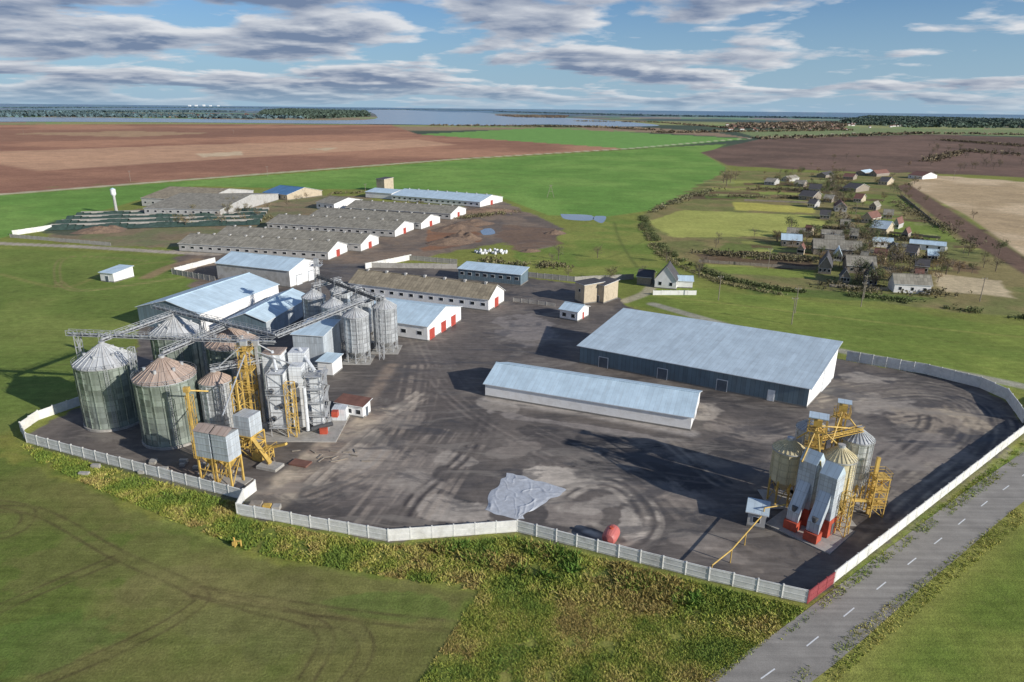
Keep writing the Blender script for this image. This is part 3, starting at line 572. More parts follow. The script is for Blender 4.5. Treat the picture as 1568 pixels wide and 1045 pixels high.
# ------------------------------------------------------------------ silos
def silo(x,y,r,h,hc,wall='silo',roof='cone',z0=0,legs=6,ribs=20,name='grain_silo',legmat='steel'):
    s=Bd(name,(x,y)); n=48
    if z0==0: s.frus('concrete_base','concrete2',(0,0),r+.35,r+.35,0,.45,n,True)
    zb=.45 if z0==0 else z0
    s.frus('wall',wall,(0,0),r,r,zb,zb+h,n)
    z=zb
    while z<zb+h:
        s.frus('ring_ribs',wall,(0,0),r+.05,r+.05,z,z+.14,n); z+=1.15
    for i in range(ribs):
        t=2*math.pi*i/ribs; c,sn=math.cos(t),math.sin(t)
        s.beam('stiffeners',wall,((r+.08)*c,(r+.08)*sn,zb),((r+.08)*c,(r+.08)*sn,zb+h),.14)
    zt=zb+h
    s.frus('roof',roof,(0,0),r+.25,.5,zt-.05,zt+hc,n); s.frus('eave_ring','steel',(0,0),r+.27,r+.27,zt-.2,zt,n)
    s.frus('roof_cap','steel',(0,0),.55,.55,zt+hc-.15,zt+hc+.5,16,True)
    for i in range(24):
        t=2*math.pi*i/24; c,sn=math.cos(t),math.sin(t); s.beam('roof_ribs',roof,((r+.2)*c,(r+.2)*sn,zt+.03),(.5*c,.5*sn,zt+hc+.06),.1,.12)
    if r>4:
        for i in range(6):
            t=2*math.pi*(i+.5)/6; rr=r*.6; zz=zt+hc*.4; s.frus('roof_vents','steel',(rr*math.cos(t),rr*math.sin(t)),.3,.3,zz-.1,zz+.7,10,True)
    t=math.radians(-60); c,sn=math.cos(t),math.sin(t); tx,ty=-sn*.25,c*.25
    for sg in (-1,1): s.beam('ladder','steel',((r+.3)*c+tx*sg,(r+.3)*sn+ty*sg,0),((r+.3)*c+tx*sg,(r+.3)*sn+ty*sg,zt+.8),.06)
    zz=.4
    while zz<zt: s.beam('ladder','steel',((r+.3)*c+tx,(r+.3)*sn+ty,zz),((r+.3)*c-tx,(r+.3)*sn-ty,zz),.04); zz+=.4
    pts=[((r+.3)*math.cos(a),(r+.3)*math.sin(a),zt-.1) for a in np.linspace(0,2*math.pi,25)]; 
    if r>4: s.rail('eave_rail','steel',[tuple(p) for p in pts],.8,.04)
    if z0>0:
        s.frus('hopper',wall,(0,0),.35,r,max(.6,z0-r*.9),z0,n)
        for i in range(legs):
            t=2*math.pi*i/legs; t2=2*math.pi*(i+1)/legs; a=(r*math.cos(t),r*math.sin(t)); b=(r*math.cos(t2),r*math.sin(t2))
            s.beam('legs',legmat,(a[0],a[1],0),(a[0],a[1],z0+.3),.22); s.beam('legs',legmat,(a[0],a[1],0),(b[0],b[1],z0),.09); s.beam('legs',legmat,(a[0],a[1],z0*.5),(b[0],b[1],z0*.5),.09); s.beam('legs',legmat,(a[0],a[1],z0),(b[0],b[1],z0),.2)
        s.box('footing','concrete2',-r-.6,r+.6,-r-.6,r+.6,0,.12)
    s.done()
silo(-79.2,124.2,5.3,12.3,3.4); silo(-64.2,117.2,5.2,12.2,3.4,roof='cone_rust'); silo(-73.6,142,5.2,12.6,3.4); silo(-58.5,135,5.2,12.6,3.2,roof='cone_rust')
silo(-55.6,118.5,2.7,10.8,1.6,'silo_small','cone_rust',ribs=14); silo(-52.0,125.0,2.7,12.0,1.7,'silo_small','cone_rust',ribs=14)
s=Bd('overhead_conveyor',(0,0))
Z=16.6
s.catwalk('catwalk','steel',(-88,128,Z),(-45,122.5,Z+.6)); s.catwalk('catwalk_rear','steel',(-80,146,Z+.5),(-46,126,Z+.8)); s.catwalk('catwalk_cross','steel',(-79.5,124.5,Z-.1),(-73.6,142,Z)); s.catwalk('catwalk_cross','steel',(-64.2,117.5,Z-.1),(-58.5,135,Z))
s.catwalk('catwalk_cross','steel',(-46,126,Z+.6),(-36,158,15.5)); s.catwalk('catwalk_cross','steel',(-46,122,14),(-56,118,13.2))
for p in ((-71.8,121),(-66,138.5),(-86,127.7),(-52.2,126.5)): s.lattice('support_towers','steel',p[0],p[1],.9,0,Z,2.4,.09)
s.done()
s=Bd('bucket_elevator',(0,0))
for (x,y,zt,mt) in ((-49.8,119.5,18,'yellow'),(-48.2,121,17.6,'steel'),(-51.2,121.3,17.2,'yellow')):
    s.box('leg_casings_'+mt,mt,x-.22,x+.22,y-.18,y+.18,0,zt); s.box('heads','steel',x-.6,x+.6,y-.35,y+.35,zt-.3,zt+.7); s.box('boots','steel',x-.6,x+.6,y-.5,y+.5,0,1.3)
s.lattice('tower','yellow',-50,120.4,2.2,0,16.8,2.2,.11)
for z in (9,13,16.8): s.platform('platforms','yellow',-51.4,-48.6,119.1,121.9,z)
for a,b in (((-49.8,119.5,18.2),(-52,125,14.6)),((-49.8,119.5,18.1),(-55.6,118.5,13)),((-48.2,121,17.8),(-45.2,121.8,15.6)),((-49.8,119.5,16),(-48.6,104.5,10.5)),((-48.2,121,16),(-40,120,13.5))): s.tube('spouts','steel',a,b,.13)
s.done()
def tower_block(s,x,y,wx,wy,z0,z1,mat='dryer_steel',bands=1.5,part='casing'):
    s.box(part,mat,x-wx/2,x+wx/2,y-wy/2,y+wy/2,z0,z1); z=z0+bands
    while z<z1: s.box('flanges','steel',x-wx/2-.05,x+wx/2+.05,y-wy/2-.05,y+wy/2+.05,z,z+.07); z+=bands
s=Bd('grain_dryer',(0,0))
tower_block(s,-45.6,123,3.4,3.8,1.0,15.4); tower_block(s,-41.6,125,3.2,3.2,1,15); tower_block(s,-44.0,118.9,2.8,2.8,2.2,12.8); tower_block(s,-40.8,120.9,2.4,2.6,1.2,13.6)
tower_block(s,-37.6,121.5,1.8,2.4,.8,11.5); s.lattice('frame','steel',-37.6,121.5,3.2,0,12.2,2.0,.11); s.lattice('frame','steel',-44.0,118.9,3.2,0,13,2.6,.11); s.lattice('frame_yellow','yellow',-41.6,117.9,1.6,0,11,2.2,.11)
for z in (3.5,6.2,9,11.6): s.platform('platforms','steel',-39.3,-35.9,119.4,123.2,z)
for z in (2.2,9): s.platform('platforms','steel',-45.8,-42.2,116.7,120.4,z)
s.box('roof_top','cone_rust',-47.5,-43.7,121,125,15.4,15.6)
for x,y,z in ((-44.8,117.3,4),(-43.2,117.3,6.6),(-44.8,117.3,9.6),(-40.8,119.5,4),(-40.8,119.5,7),(-40.8,119.5,10)): s.tube('fan_outlets','dsteel',(x,y+.2,z),(x,y-.5,z),.45,12)
s.tube('duct','dryer_steel',(-41.4,125,15.3),(-37.6,121.5,12),.35); s.tube('duct','dryer_steel',(-45.6,122,15.8),(-44,118.9,13),.3); s.tube('duct_low','dsteel',(-38.4,119,1),(-34.5,119.5,2),.45); s.tube('duct_riser','dryer_steel',(-39,118.4,1),(-39,118.4,10),.35)
for k in range(7): s.beam('stairs','steel',(-35.7,119.6,k*1.7) if k%2==0 else (-35.7,123,k*1.7),(-35.7,123,k*1.7+1.7) if k%2==0 else (-35.7,119.6,k*1.7+1.7),.5,.08)
s.box('red_fans','red',-36.8,-35.4,118.4,119.2,.1,1.4); s.box('red_fans','red',-35.6,-34.4,123,124.2,1.6,2.8); s.box('burner_house','dryer_steel',-36,-33.2,124.6,127.2,0,2.6)
s.box('machine_base','concrete2',-48.5,-33,115.5,127.5,0,.2)
s.done()
s=Bd('hopper_bins',G(343,738),math.radians(-18))
for bx in (-1.9,1.5):
    tower_block(s,bx,0,3,3,5,9.6,'wall_steel',1.2); s.frus('hoppers','yellow',(bx,0),.3,1.9,2.8,5,4)
    for lx in (-1.4,1.4):
        for ly in (-1.4,1.4): s.beam('legs','yellow',(bx+lx,ly,0),(bx+lx,ly,5.05),.26)
    for lx in (-1.4,1.4): s.beam('legs','yellow',(bx+lx,-1.4,.2),(bx+lx,1.4,4.8),.12); s.beam('legs','yellow',(bx+lx,-1.4,4.9),(bx+lx,1.4,4.9),.2)
    for ly in (-1.4,1.4): s.beam('legs','yellow',(bx-1.4,ly,.2),(bx+1.4,ly,4.8),.12); s.beam('legs','yellow',(bx-1.4,ly,4.9),(bx+1.4,ly,4.9),.2); s.beam('legs','yellow',(bx-1.4,ly,2.6),(bx+1.4,ly,2.6),.16)
    s.f('bin_lids','cone_rust',[(bx-1.6,-1.6,9.65),(bx+1.6,-1.6,9.65),(bx+1.6,0,10.4),(bx-1.6,0,10.4)]); s.f('bin_lids','cone_rust',[(bx-1.6,1.6,9.65),(bx+1.6,1.6,9.65),(bx+1.6,0,10.4),(bx-1.6,0,10.4)])
s.box('footing','concrete2',-4,4,-2.4,2.4,0,.12)
s.done()
s=Bd('grain_cleaner',G(385,694),math.radians(-18))
tower_block(s,0,0,3.4,3.2,4,8,'wall_steel'); s.frus('hoppers','yellow',(0,0),.4,2.1,2.0,4,4); s.lattice('frame','yellow',0,0,3.6,0,4.2,2.1,.18)
s.lattice('frame_tall','yellow',-2.8,1.5,1.4,0,13,2.2,.12); s.box('elevator_casing','yellow',-3.0,-2.6,1.3,1.7,0,14)
s.beam('conveyor','yellow',(1,-1,4.2),(6.5,-3.2,.8),.7,.5); s.beam('conveyor','yellow',(2,0,1),(7.8,0,3.2),.6,.4); s.lattice('frame','yellow',4.2,-.5,1.2,0,2.2,1.1,.12); s.box('drive','yellow',2,4,-2.2,-1,0,1.6); s.rail('handrail','yellow',[(2,-2.5,1.7),(5,-2.5,1.7),(5,1,1.7)])
s.beam('pipe','yellow',(-4,-3,4),(1,-3,4),.2); s.box('pit_kerb','concrete2',4.5,8.5,-4.5,-2,0,.5); s.box('pit_cover','roof_redhouse',9,12.5,-1.5,.5,0,.3)
s.done()
s=Bd('bucket_elevator',G(302,702)); s.box('casing','yellow',-.2,.2,-.18,.18,0,13.2); s.box('head','yellow',-.5,.5,-.35,.35,12.9,13.8); s.tube('spout','yellow',(0,0,13.2),(2.5,2.5,12),.14); s.lattice('frame','yellow',0,.5,1,0,12,2.4,.07); s.done()
base=np.array([-38.3,160.0]); dv=np.array([-8.3,9.2]); dw=np.array([5.6,7.8])
for k in range(3):
    for w_ in range(2):
        p=base+dv*k*.9+dw*w_; silo(float(p[0]),float(p[1]),2.95,9.0,1.7,'silo_small','cone',z0=2.8,legs=8,ribs=14)
s=Bd('elevator_gantry',(0,0))
for k in range(3):
    p=base+dv*k*.9; q=p+dw
    s.catwalk('cross_walks','steel',(p[0],p[1],14.2),(q[0],q[1],14.2),1.0)
p=base-dv*.4+dw*.5; q=base+dv*2.3+dw*.5; s.catwalk('top_walk','dsteel',(p[0],p[1],15.2),(q[0],q[1],15.2),1.0)
for f_ in (-.35,.45,1.35,2.25):
    p=base+dv*f_+dw*.5; s.lattice('towers','steel',float(p[0]),float(p[1]),1.1,0,19 if f_>2 else 16.5,2.2,.1)
p=base+dv*2.25+dw*.5; s.platform('head_platform','steel',p[0]-1.5,p[0]+1.5,p[1]-1.5,p[1]+1.5,18.5); s.box('elevator_head','steel',p[0]-.6,p[0]+.6,p[1]-.5,p[1]+.5,18.5,20.3)
s.done()
# right plant
silo(50.1,92.8,2.3,6.2,1.5,'cream_tank','cream_tank',z0=4.2,legs=8,ribs=10,legmat='yellow'); silo(54.5,96.8,2.3,7.4,1.4,'silo_small','cone',z0=4.2,legs=8,ribs=10,legmat='yellow')
silo(44.2,97.2,2.3,5.4,1.4,'cream_tank','cream_tank',z0=4.0,legs=8,ribs=10,legmat='yellow'); silo(49.4,101.4,2.3,6.8,1.4,'silo_small','cone',z0=4.2,legs=8,ribs=10,legmat='yellow')
s=Bd('bucket_elevator',(46.8,94.6),math.radians(-25))
s.lattice('tower','yellow',0,0,1.8,0,14.0,2.1,.12); s.box('casing','yellow',-.25,.25,-.2,.2,0,15.4); s.box('casing','yellow',.6,1.0,-.2,.2,0,13); s.box('elevator_head','yellow',-.6,.6,-.4,.4,14.6,15.6)
for z in (8,11.4,14.0): s.platform('platforms','yellow',-1.4,1.4,-1.2,1.2,z)
s.box('head_roof','roof_blue',-1.4,1.4,-1.2,1.2,16.2,16.32)
for px in (-1.2,1.2):
    for py in (-1.1,1.1): s.beam('roof_posts','yellow',(px,py,14.0),(px,py,16.2),.1)
for q in ((3.6,0,11.8),(-2.6,2,11),(6,5.4,13),(-1.4,-5,10.5),(1.2,-5,10.5)): s.tube('spouts','yellow',(0,0,14.6),q,.12)
s.catwalk('catwalk','yellow',(0,0,12.0),(6.5,5.0,13.0),.7,.8)
s.done()
s=Bd('bucket_elevator',(51.8,97.6),math.radians(-25)); s.lattice('tower','yellow',0,0,1.3,0,15,2.1,.11); s.box('casing','yellow',-.22,.22,-.18,.18,0,16.4); s.box('elevator_head','yellow',-.6,.6,-.4,.4,15.8,16.8); s.platform('platforms','yellow',-1.2,1.2,-1.1,1.1,15); s.box('head_roof','roof_blue',-.9,1.1,-.9,.9,17.3,17.4); s.beam('roof_posts','yellow',(-.8,0,15),(-.8,0,17.3),.1); s.beam('roof_posts','yellow',(1,0,15),(1,0,17.3),.1)
for q in ((2.6,.3,13),(-1.5,3,13),(-1,-4.5,12)): s.tube('spouts','yellow',(0,0,16),q,.12)
s.done()
s=Bd('grain_dryer',G(1243,806),math.radians(-48))
for x,y,hh in ((-1.7,.4,10.6),(1.7,-.2,10.0)):
    tower_block(s,x,y,2.6,2.8,3.0,hh,'wall_steel',1.3); s.f('sloped_caps','roof_blue',[(x-1.3,y-1.4,hh),(x+1.3,y-1.4,hh),(x+1.3,y+.2,hh+1.5),(x-1.3,y+.2,hh+1.5)]); s.f('sloped_caps','roof_blue',[(x-1.3,y+1.4,hh),(x+1.3,y+1.4,hh),(x+1.3,y+.2,hh+1.5),(x-1.3,y+.2,hh+1.5)])
    for sx in (-1.3,1.3): s.f('sloped_caps','roof_blue',[(x+sx,y-1.4,hh),(x+sx,y+1.4,hh),(x+sx,y+.2,hh+1.5)])
    s.box('red_bases','red',x-1.35,x+1.35,y-1.5,y+1.5,.2,3.0); s.box('base_doors','dsteel',x+1.34,x+1.4,y-.5,y+.5,.4,2.2)
    c0=[(x-.9,y-1.45,7.4),(x+.9,y-1.45,7.4),(x+.9,y-3.8,3.2),(x-.9,y-3.8,3.2)]; c1=[(x-.9,y-1.45,5.4),(x+.9,y-1.45,5.4),(x+.9,y-3.8,1.4),(x-.9,y-3.8,1.4)]
    s.f('chutes','wall_steel',c0); s.f('chutes','wall_steel',c1)
    for a_ in range(4): s.f('chutes','wall_steel',[c0[a_],c0[(a_+1)%4],c1[(a_+1)%4],c1[a_]])
    s.box('chute_base','red',x-1,x+1,y-4.3,y-2.6,.2,1.6); s.frus('fans','dsteel',(x,y-3.4),.45,.45,3.2,4.0,14,True)
s.beam('legs','yellow',(-3.3,1.8,0),(-3.3,1.8,9),.18); s.beam('legs','yellow',(3.3,1.8,0),(3.3,1.8,9),.18); s.lattice('side_frame','yellow',3.9,1.2,1.4,0,7,2.0,.1)
s.rail('handrail','yellow',[(-3,-1.6,3.1),(-3,1.8,3.1),(3.2,1.8,3.1)]); s.box('footing','concrete2',-5,5,-5,3.5,0,.15)
s.done()
s=Bd('bucket_elevator',(56.4,93.3),0); s.lattice('stair_tower','yellow',.8,0,2,0,6.8,1.7,.12)
for z in (2.2,4.5,6.8): s.platform('platforms','yellow',-.4,2,-1.1,1.1,z)
s.box('casing','yellow',-.3,.2,-.2,.2,0,10); s.beam('conveyor','yellow',(-6,-1.5,3.4),(1.6,0,2.4),.4,.35); s.done()
hall('control_hut',(1143,806),(1170,812),C=(1181,800),he=2.6,hr=2.9,kind='mono',roof='roof_blue',wall='wall_grey',wins=[('f',1,1,1,.9)],doors=[('e',.5,.8,2,'door_grey')])
s=Bd('yellow_pipe',(0,0)); a=G(1166,808);b=G(1118,862);c=G(1088,884)
s.tube('pipe','yellow',(a[0],a[1],2.4),(b[0],b[1],2.2),.1); s.tube('pipe','yellow',(b[0],b[1],2.2),(c[0],c[1],1.9),.1); s.tube('pipe','yellow',(b[0],b[1],0),(b[0],b[1],2.2),.09); s.tube('pipe','yellow',(c[0],c[1],0),(c[0],c[1],1.9),.09)
s.tube('pipe','yellow',(a[0],a[1],0),(a[0],a[1],3.4),.1); s.tube('pipe','yellow',(a[0],a[1],3.4),(a[0]+3.5,a[1]+1,3.4),.1); d=G(1140,835); s.tube('pipe','yellow',(d[0],d[1],0),(d[0],d[1],2.3),.08); s.done()
s=Bd('red_tank',G(935,830),math.radians(65)); n=20; r=1.1
prev=None
for i in range(15):
    t=i/14; x=-1.7+3.4*t; rr=r*min(1,math.sqrt(max(0,1-abs(2*t-1)**5)))+.001
    ring=[(x,rr*math.cos(2*math.pi*k/n),r+.15+rr*math.sin(2*math.pi*k/n)) for k in range(n)]
    if prev:
        for k in range(n): s.f('shell','orange_red',[prev[k],prev[(k+1)%n],ring[(k+1)%n],ring[k]])
    prev=ring
for x in (-.9,.9): s.box('saddles','dsteel',x-.12,x+.12,-.8,.8,0,.5)
s.frus('manhole','red',(0,0),.3,.3,2.2,2.55,14,True); s.done()
# tarp
cs=[G(740,777),G(777,727),G(861,748),G(808,801)]; nn=90
uu,vv=np.meshgrid(np.linspace(0,1,nn+1),np.linspace(0,1,nn+1),indexing='ij'); uu=uu.ravel();vv=vv.ravel()
bx=lambda k:(cs[0][k]*(1-uu)+cs[3][k]*uu)*(1-vv)+(cs[1][k]*(1-uu)+cs[2][k]*uu)*vv
tx=bx(0);ty=bx(1); e=np.minimum(np.minimum(uu,vv),np.minimum(1-uu,1-vv)); ed=np.clip(1-e*5,0,1); tx2=tx+(fbm(tx/3.5,ty/3.5,2)-.5)*3.2*ed; ty2=ty+(fbm(tx/3.5+9,ty/3.5,2)-.5)*3*ed
rdg=1-np.abs(vnoise(tx*.28+ty*.1,ty*.45-tx*.1)-.5)*9; rdg2=1-np.abs(vnoise(tx*.7+20,ty*.5+tx*.3)-.5)*8
tz=.03+(np.clip(rdg,0,1)**2*.11+np.clip(rdg2,0,1)**2*.06+vnoise(tx*.2,ty*.2)*.12)*np.clip(e*14,0,1)
ii,jj=np.meshgrid(np.arange(nn),np.arange(nn),indexing='ij'); k0=(ii*(nn+1)+jj).ravel(); add('tarpaulin',np_mesh('tarpaulin',np.stack([tx2,ty2,tz],1),np.stack([k0,k0+1,k0+nn+2,k0+nn+1],1),M['tarp'],smooth=True))
def mound(name,px,rx,ry,h,mat,rot=0,seed=0):
    n=26; u,v=np.meshgrid(np.linspace(-1,1,n+1),np.linspace(-1,1,n+1),indexing='ij'); u=u.ravel();v=v.ravel(); d=np.hypot(u,v); f_=np.clip(1-d**1.6,0,1); nz=fbm(u*3+seed,v*3+8,4)
    ii,jj=np.meshgrid(np.arange(n),np.arange(n),indexing='ij'); k0=(ii*(n+1)+jj).ravel(); p=G(*px)
    add(name,np_mesh(name,np.stack([u*rx,v*ry,h*f_*(.3+nz*1.4)-.02],1),np.stack([k0,k0+1,k0+n+2,k0+n+1],1),M[mat]),(p[0],p[1],0),rot=rot)
for k,(px,rx,ry,h) in enumerate([((700,352),14,9,2.5),((725,343),12,8,2.2),((690,372),12,7,2.2),((710,366),9,8,3),((745,325),22,6,2.5),((150,356),12,5,2.5),((168,352),8,5,2),((850,358),6,4,1.5),((812,385),5,3,1.2)]): mound('soil_mound',px,rx,ry,h,'soil',.3,k*7)
s=Bd('silage_clamp',G(70,352),math.radians(14))
for k in range(4):
    y=k*15-4
    for i_ in range(30):
        x=i_*3.4; hh=1.3+.5*math.sin(i_*.9+k)+random.random()*.3; s.f('covers','net',[(x,y,.2),(x+3.4,y,.2),(x+3.4,y+5,hh+.6),(x,y+5,hh+.5)]); s.f('covers','net',[(x,y+10,.2),(x+3.4,y+10,.2),(x+3.4,y+5,hh+.6),(x,y+5,hh+.5)])
    s.box('bund_walls','concrete2',0,102,y+11.5,y+12,0,1.6)
s.done()
s=Bd('feed_bags',G(752,388)); 
for k in range(40):
    x=random.uniform(-7,7);y=random.uniform(-2.5,2.5);z=random.choice([0,0,.9]) if abs(x)<5 else 0
    s.frus('bags','bags',(x,y),.55,.62,z,z+.5,7); s.frus('bags','bags',(x,y),.62,.35,z+.5,z+1.0,7,True)
s.done()
s=Bd('water_tower',G(179,328)); s.frus('shaft','wall_grey',(0,0),.8,.7,0,10,16); s.frus('tank_flare','wall_white',(0,0),.7,1.4,10,11.2,20); s.frus('tank','wall_white',(0,0),1.4,1.4,11.2,14,20); s.frus('tank_roof','roof_light',(0,0),1.5,.1,14,14.8,20,True); s.done()
def pole(px,h=8.5):
    s=Bd('utility_pole',G(*px)); s.frus('mast','wood',(0,0),.16,.1,0,h,8,True); s.beam('crossarm','wood',(-.9,0,h-.6),(.9,0,h-.6),.12)
    for x in (-.8,0,.8): s.frus('insulators','frame',(x,0),.06,.06,h-.55,h-.3,6,True)
    s.beam('strut','wood',(-.5,0,h-1.3),(0,0,h-.6),.07); s.done()
for p in ((1217,480),(1212,497),(1318,470),(1322,458),(1100,460),(1460,275),(1270,290),(358,206),(36,205),(410,270),(200,278),(1176,412),(1310,330),(1380,400),(1500,462),(560,300)): pole(p)
s=Bd('pylon',G(843,303)); s.beam('leg','wood',(-2.5,0,0),(0,0,9),.25); s.beam('leg','wood',(2.5,0,0),(0,0,9),.25); s.beam('cross','wood',(-1.3,0,4.5),(1.3,0,4.5),.2); s.beam('top','wood',(-1.5,0,8.6),(1.5,0,8.6),.18); s.done()
s=Bd('gas_riser',G(360,838)); s.tube('pipe','yellow',(0,0,0),(0,0,1.6),.12); s.tube('pipe','yellow',(.9,0,0),(.9,0,1.2),.12); s.tube('pipe','yellow',(0,0,1.0),(.9,0,1.0),.12); s.box('cabinet','yellow',-.3,.3,-.2,.2,.3,.9); s.done()
s=Bd('crate_stack',G(400,780)); s.box('body','wood',-1.6,.2,-.6,.6,0,1.2); s.box('crate','yellow',.4,1.6,-.4,.4,0,.9); s.box('block','concrete2',1.8,3,-.5,.6,0,.7); s.beam('plank','wood',(-3,-.5,.1),(0,-1.4,.1),.3,.1); s.done()
s=Bd('concrete_blocks',G(270,722))
for k in range(16):
    x=random.uniform(-16,14);y=random.uniform(-3,3); s.box('blocks','concrete2',x,x+random.uniform(.6,1.8),y,y+.6,0,random.uniform(.3,.7))
s.done()
s=Bd('timber_pile',G(500,700))
for k in range(14):
    x=random.uniform(-9,9);y=random.uniform(-2,2); a=random.uniform(0,3); s.beam('planks','wood',(x,y,.1),(x+1.5*math.cos(a),y+1.5*math.sin(a),.12),.25,.12)
s.done()
# ------------------------------------------------------------------ vegetation
def leaf_quads(cx,cy,cz,sz,base):
    n=len(cx); a=rng.normal(size=(n,3)); a/=np.linalg.norm(a,axis=1)[:,None]; b=rng.normal(size=(n,3)); b=np.cross(a,b); b/=np.linalg.norm(b,axis=1)[:,None]
    c=np.stack([cx,cy,cz],1); s_=sz[:,None]
    V=np.stack([c-a*s_,c-b*s_*.7,c+a*s_,c+b*s_*.7],1).reshape(-1,3); F_=np.arange(4*n).reshape(-1,4); C_=np.repeat(base,4,axis=0)
    return V,F_,C_
def tree_mesh(name,h,cr,col,dens=500,seed=0):
    V=[];Fc=[]
    def limb(p,q,r0,r1,n=6):
        p=Vector(p);q=Vector(q);d=(q-p).normalized();up=Vector((0,0,1)) if abs(d.z)<.9 else Vector((1,0,0));a=d.cross(up).normalized();b=a.cross(d); i0=len(V)
        for k in range(n): t=2*math.pi*k/n; V.append(p+(a*math.cos(t)+b*math.sin(t))*r0)
        for k in range(n): t=2*math.pi*k/n; V.append(q+(a*math.cos(t)+b*math.sin(t))*r1)
        for k in range(n): Fc.append((i0+k,i0+(k+1)%n,i0+n+(k+1)%n,i0+n+k))
    rnd=random.Random(seed); limb((0,0,0),(0,0,h*.45),h*.028,h*.018); limb((0,0,h*.45),(rnd.uniform(-.3,.3),rnd.uniform(-.3,.3),h*.9),h*.018,.03)
    tips=[]
    for k in range(15):
        t=rnd.uniform(0,6.28);z=h*rnd.uniform(.25,.7);r=cr*rnd.uniform(.6,1);tp=(r*math.cos(t),r*math.sin(t),min(h*.95,z+h*rnd.uniform(.12,.3))); limb((0,0,z),tp,h*.009,.02,4); tips.append(tp)
        for m_ in range(4): t2=t+rnd.uniform(-.8,.8); mid=Vector((0,0,z)).lerp(Vector(tp),rnd.uniform(.4,.8)); q=mid+Vector((math.cos(t2),math.sin(t2),rnd.uniform(.3,1)))*cr*.4; limb(mid,q,h*.004,.012,3); tips.append(tuple(q))
    tips.append((0,0,h*.9)); nb=len(Fc); vb=[tuple(v) for v in V]
    ti=rng.integers(0,len(tips),dens); T=np.array(tips)[ti]; T=T+rng.normal(size=(dens,3))*np.array([cr*.2,cr*.2,h*.06]); sz=rng.uniform(.1,.3,dens)*h/9
    shade=(.65+.7*rng.random(len(tips)))[ti]*(.8+.4*rng.random(dens)); base=np.array(col)[None,:]*shade[:,None]
    LV,LF,LC=leaf_quads(T[:,0],T[:,1],T[:,2],sz,base)
    me=bpy.data.meshes.new(name); me.from_pydata(vb+[tuple(v) for v in LV],[],Fc+[tuple(int(q)+len(vb) for q in f_) for f_ in LF])
    at=me.color_attributes.new('Col','FLOAT_COLOR','POINT'); c4=np.ones((len(vb)+len(LV),4),dtype=np.float32); c4[:len(vb),:3]=(.1,.08,.06); c4[len(vb):,:3]=LC; at.data.foreach_set('color',c4.ravel())
    me.materials.append(M['bark']); me.materials.append(M['leaf']); mi=np.zeros(len(me.polygons),dtype=np.int32); mi[nb:]=1; me.polygons.foreach_set('material_index',mi); me.update(); return me
TM=[tree_mesh('tree_a',8,2.8,(.19,.165,.08),620,1),tree_mesh('tree_b',8,2.6,(.22,.175,.1),300,2),tree_mesh('tree_c',9,3,(.13,.155,.065),750,3),tree_mesh('tree_d',7,2.4,(.27,.18,.08),400,4),tree_mesh('tree_e',8,2.2,(.18,.15,.12),160,5)]
def tree(px,k=None,sc=1.0):
    p=G(*px); me=TM[random.randrange(5) if k is None else k]; add('tree',me,(p[0],p[1],0),rot=random.random()*6.28,sc=sc*random.uniform(.8,1.15))
for p in [(1118,280),(1126,276),(1112,286),(1108,280)]: tree(p,1,1.5)
for _ in range(250):
    c=random.choice([(1240,300,70,18),(1290,335,34,40),(1380,300,40,30),(1330,370,60,25),(1400,420,60,18),(1220,372,40,12),(1290,400,50,14),(1480,400,50,25),(1200,285,90,10),(1340,430,60,12),(1280,280,15,30),(1250,268,100,6),(1280,310,18,30)])
    tree((random.gauss(c[0],c[2]*.6),random.gauss(c[1],c[3]*.6)),None,random.uniform(.5,.95))
for p in [(290,298),(300,330),(335,335),(350,330),(365,332),(380,327),(410,322),(340,345),(295,340),(285,347),(455,310),(470,305),(505,305),(440,318),(395,333),(640,325),(420,300),(310,318),(275,345),(358,322),(372,340)]: tree(p,random.choice([0,1,3]),random.uniform(.6,.95))
for p in [(845,405),(855,398),(1020,402),(985,425),(1070,425),(1100,372),(1096,380),(935,430),(870,425),(1075,414),(1490,335),(1300,285),(915,395)]: tree(p,random.choice([1,4,0]),random.uniform(.6,.9))
for _ in range(40): tree((random.uniform(1420,1568),random.uniform(222,262)),random.choice([1,4]),random.uniform(.9,1.3))
def mass(name,paths,count,h,wd,col,size,jit=.3,poly=False):
    X=[];Y=[]
    for pts in paths:
        if poly:
            P=gp(pts); xs=[p[0] for p in P];ys=[p[1] for p in P]; x=rng.uniform(min(xs),max(xs),count*6);y=rng.uniform(min(ys),max(ys),count*6);m_=pip(x,y,P);X.append(x[m_][:count]);Y.append(y[m_][:count])
        else:
            P=np.array(gp(pts)); d=np.hypot(*np.diff(P,axis=0).T); cum=np.concatenate([[0],np.cumsum(d)]); t=rng.random(count)*cum[-1]; x=np.interp(t,cum,P[:,0]);y=np.interp(t,cum,P[:,1]); x=x+rng.normal(size=count)*wd;y=y+rng.normal(size=count)*wd
            if size<2: kp=fbm(x/9,y/9,3)>.43; x=x[kp];y=y[kp]
            X.append(x);Y.append(y)
    X=np.concatenate(X);Y=np.concatenate(Y); n=len(X); hh=h*(.4+1.2*fbm(X/(h*4),Y/(h*4),3))*rng.uniform(1-jit,1+jit,n); k=6
    cx=np.repeat(X,k)+rng.normal(size=n*k)*size*.6; cy=np.repeat(Y,k)+rng.normal(size=n*k)*size*.6; cz=np.repeat(hh,k)*rng.uniform(.15,1,n*k); sz=size*rng.uniform(.4,.9,n*k)
    base=np.array(col)[None,:]*(np.repeat(rng.uniform(.6,1.5,n),k)*rng.uniform(.8,1.2,n*k))[:,None]
    V,F_,C_=leaf_quads(cx,cy,np.maximum(cz,size*.2),sz,base); add(name,np_mesh(name,V,F_,M['leaf'],{'Col':C_}))
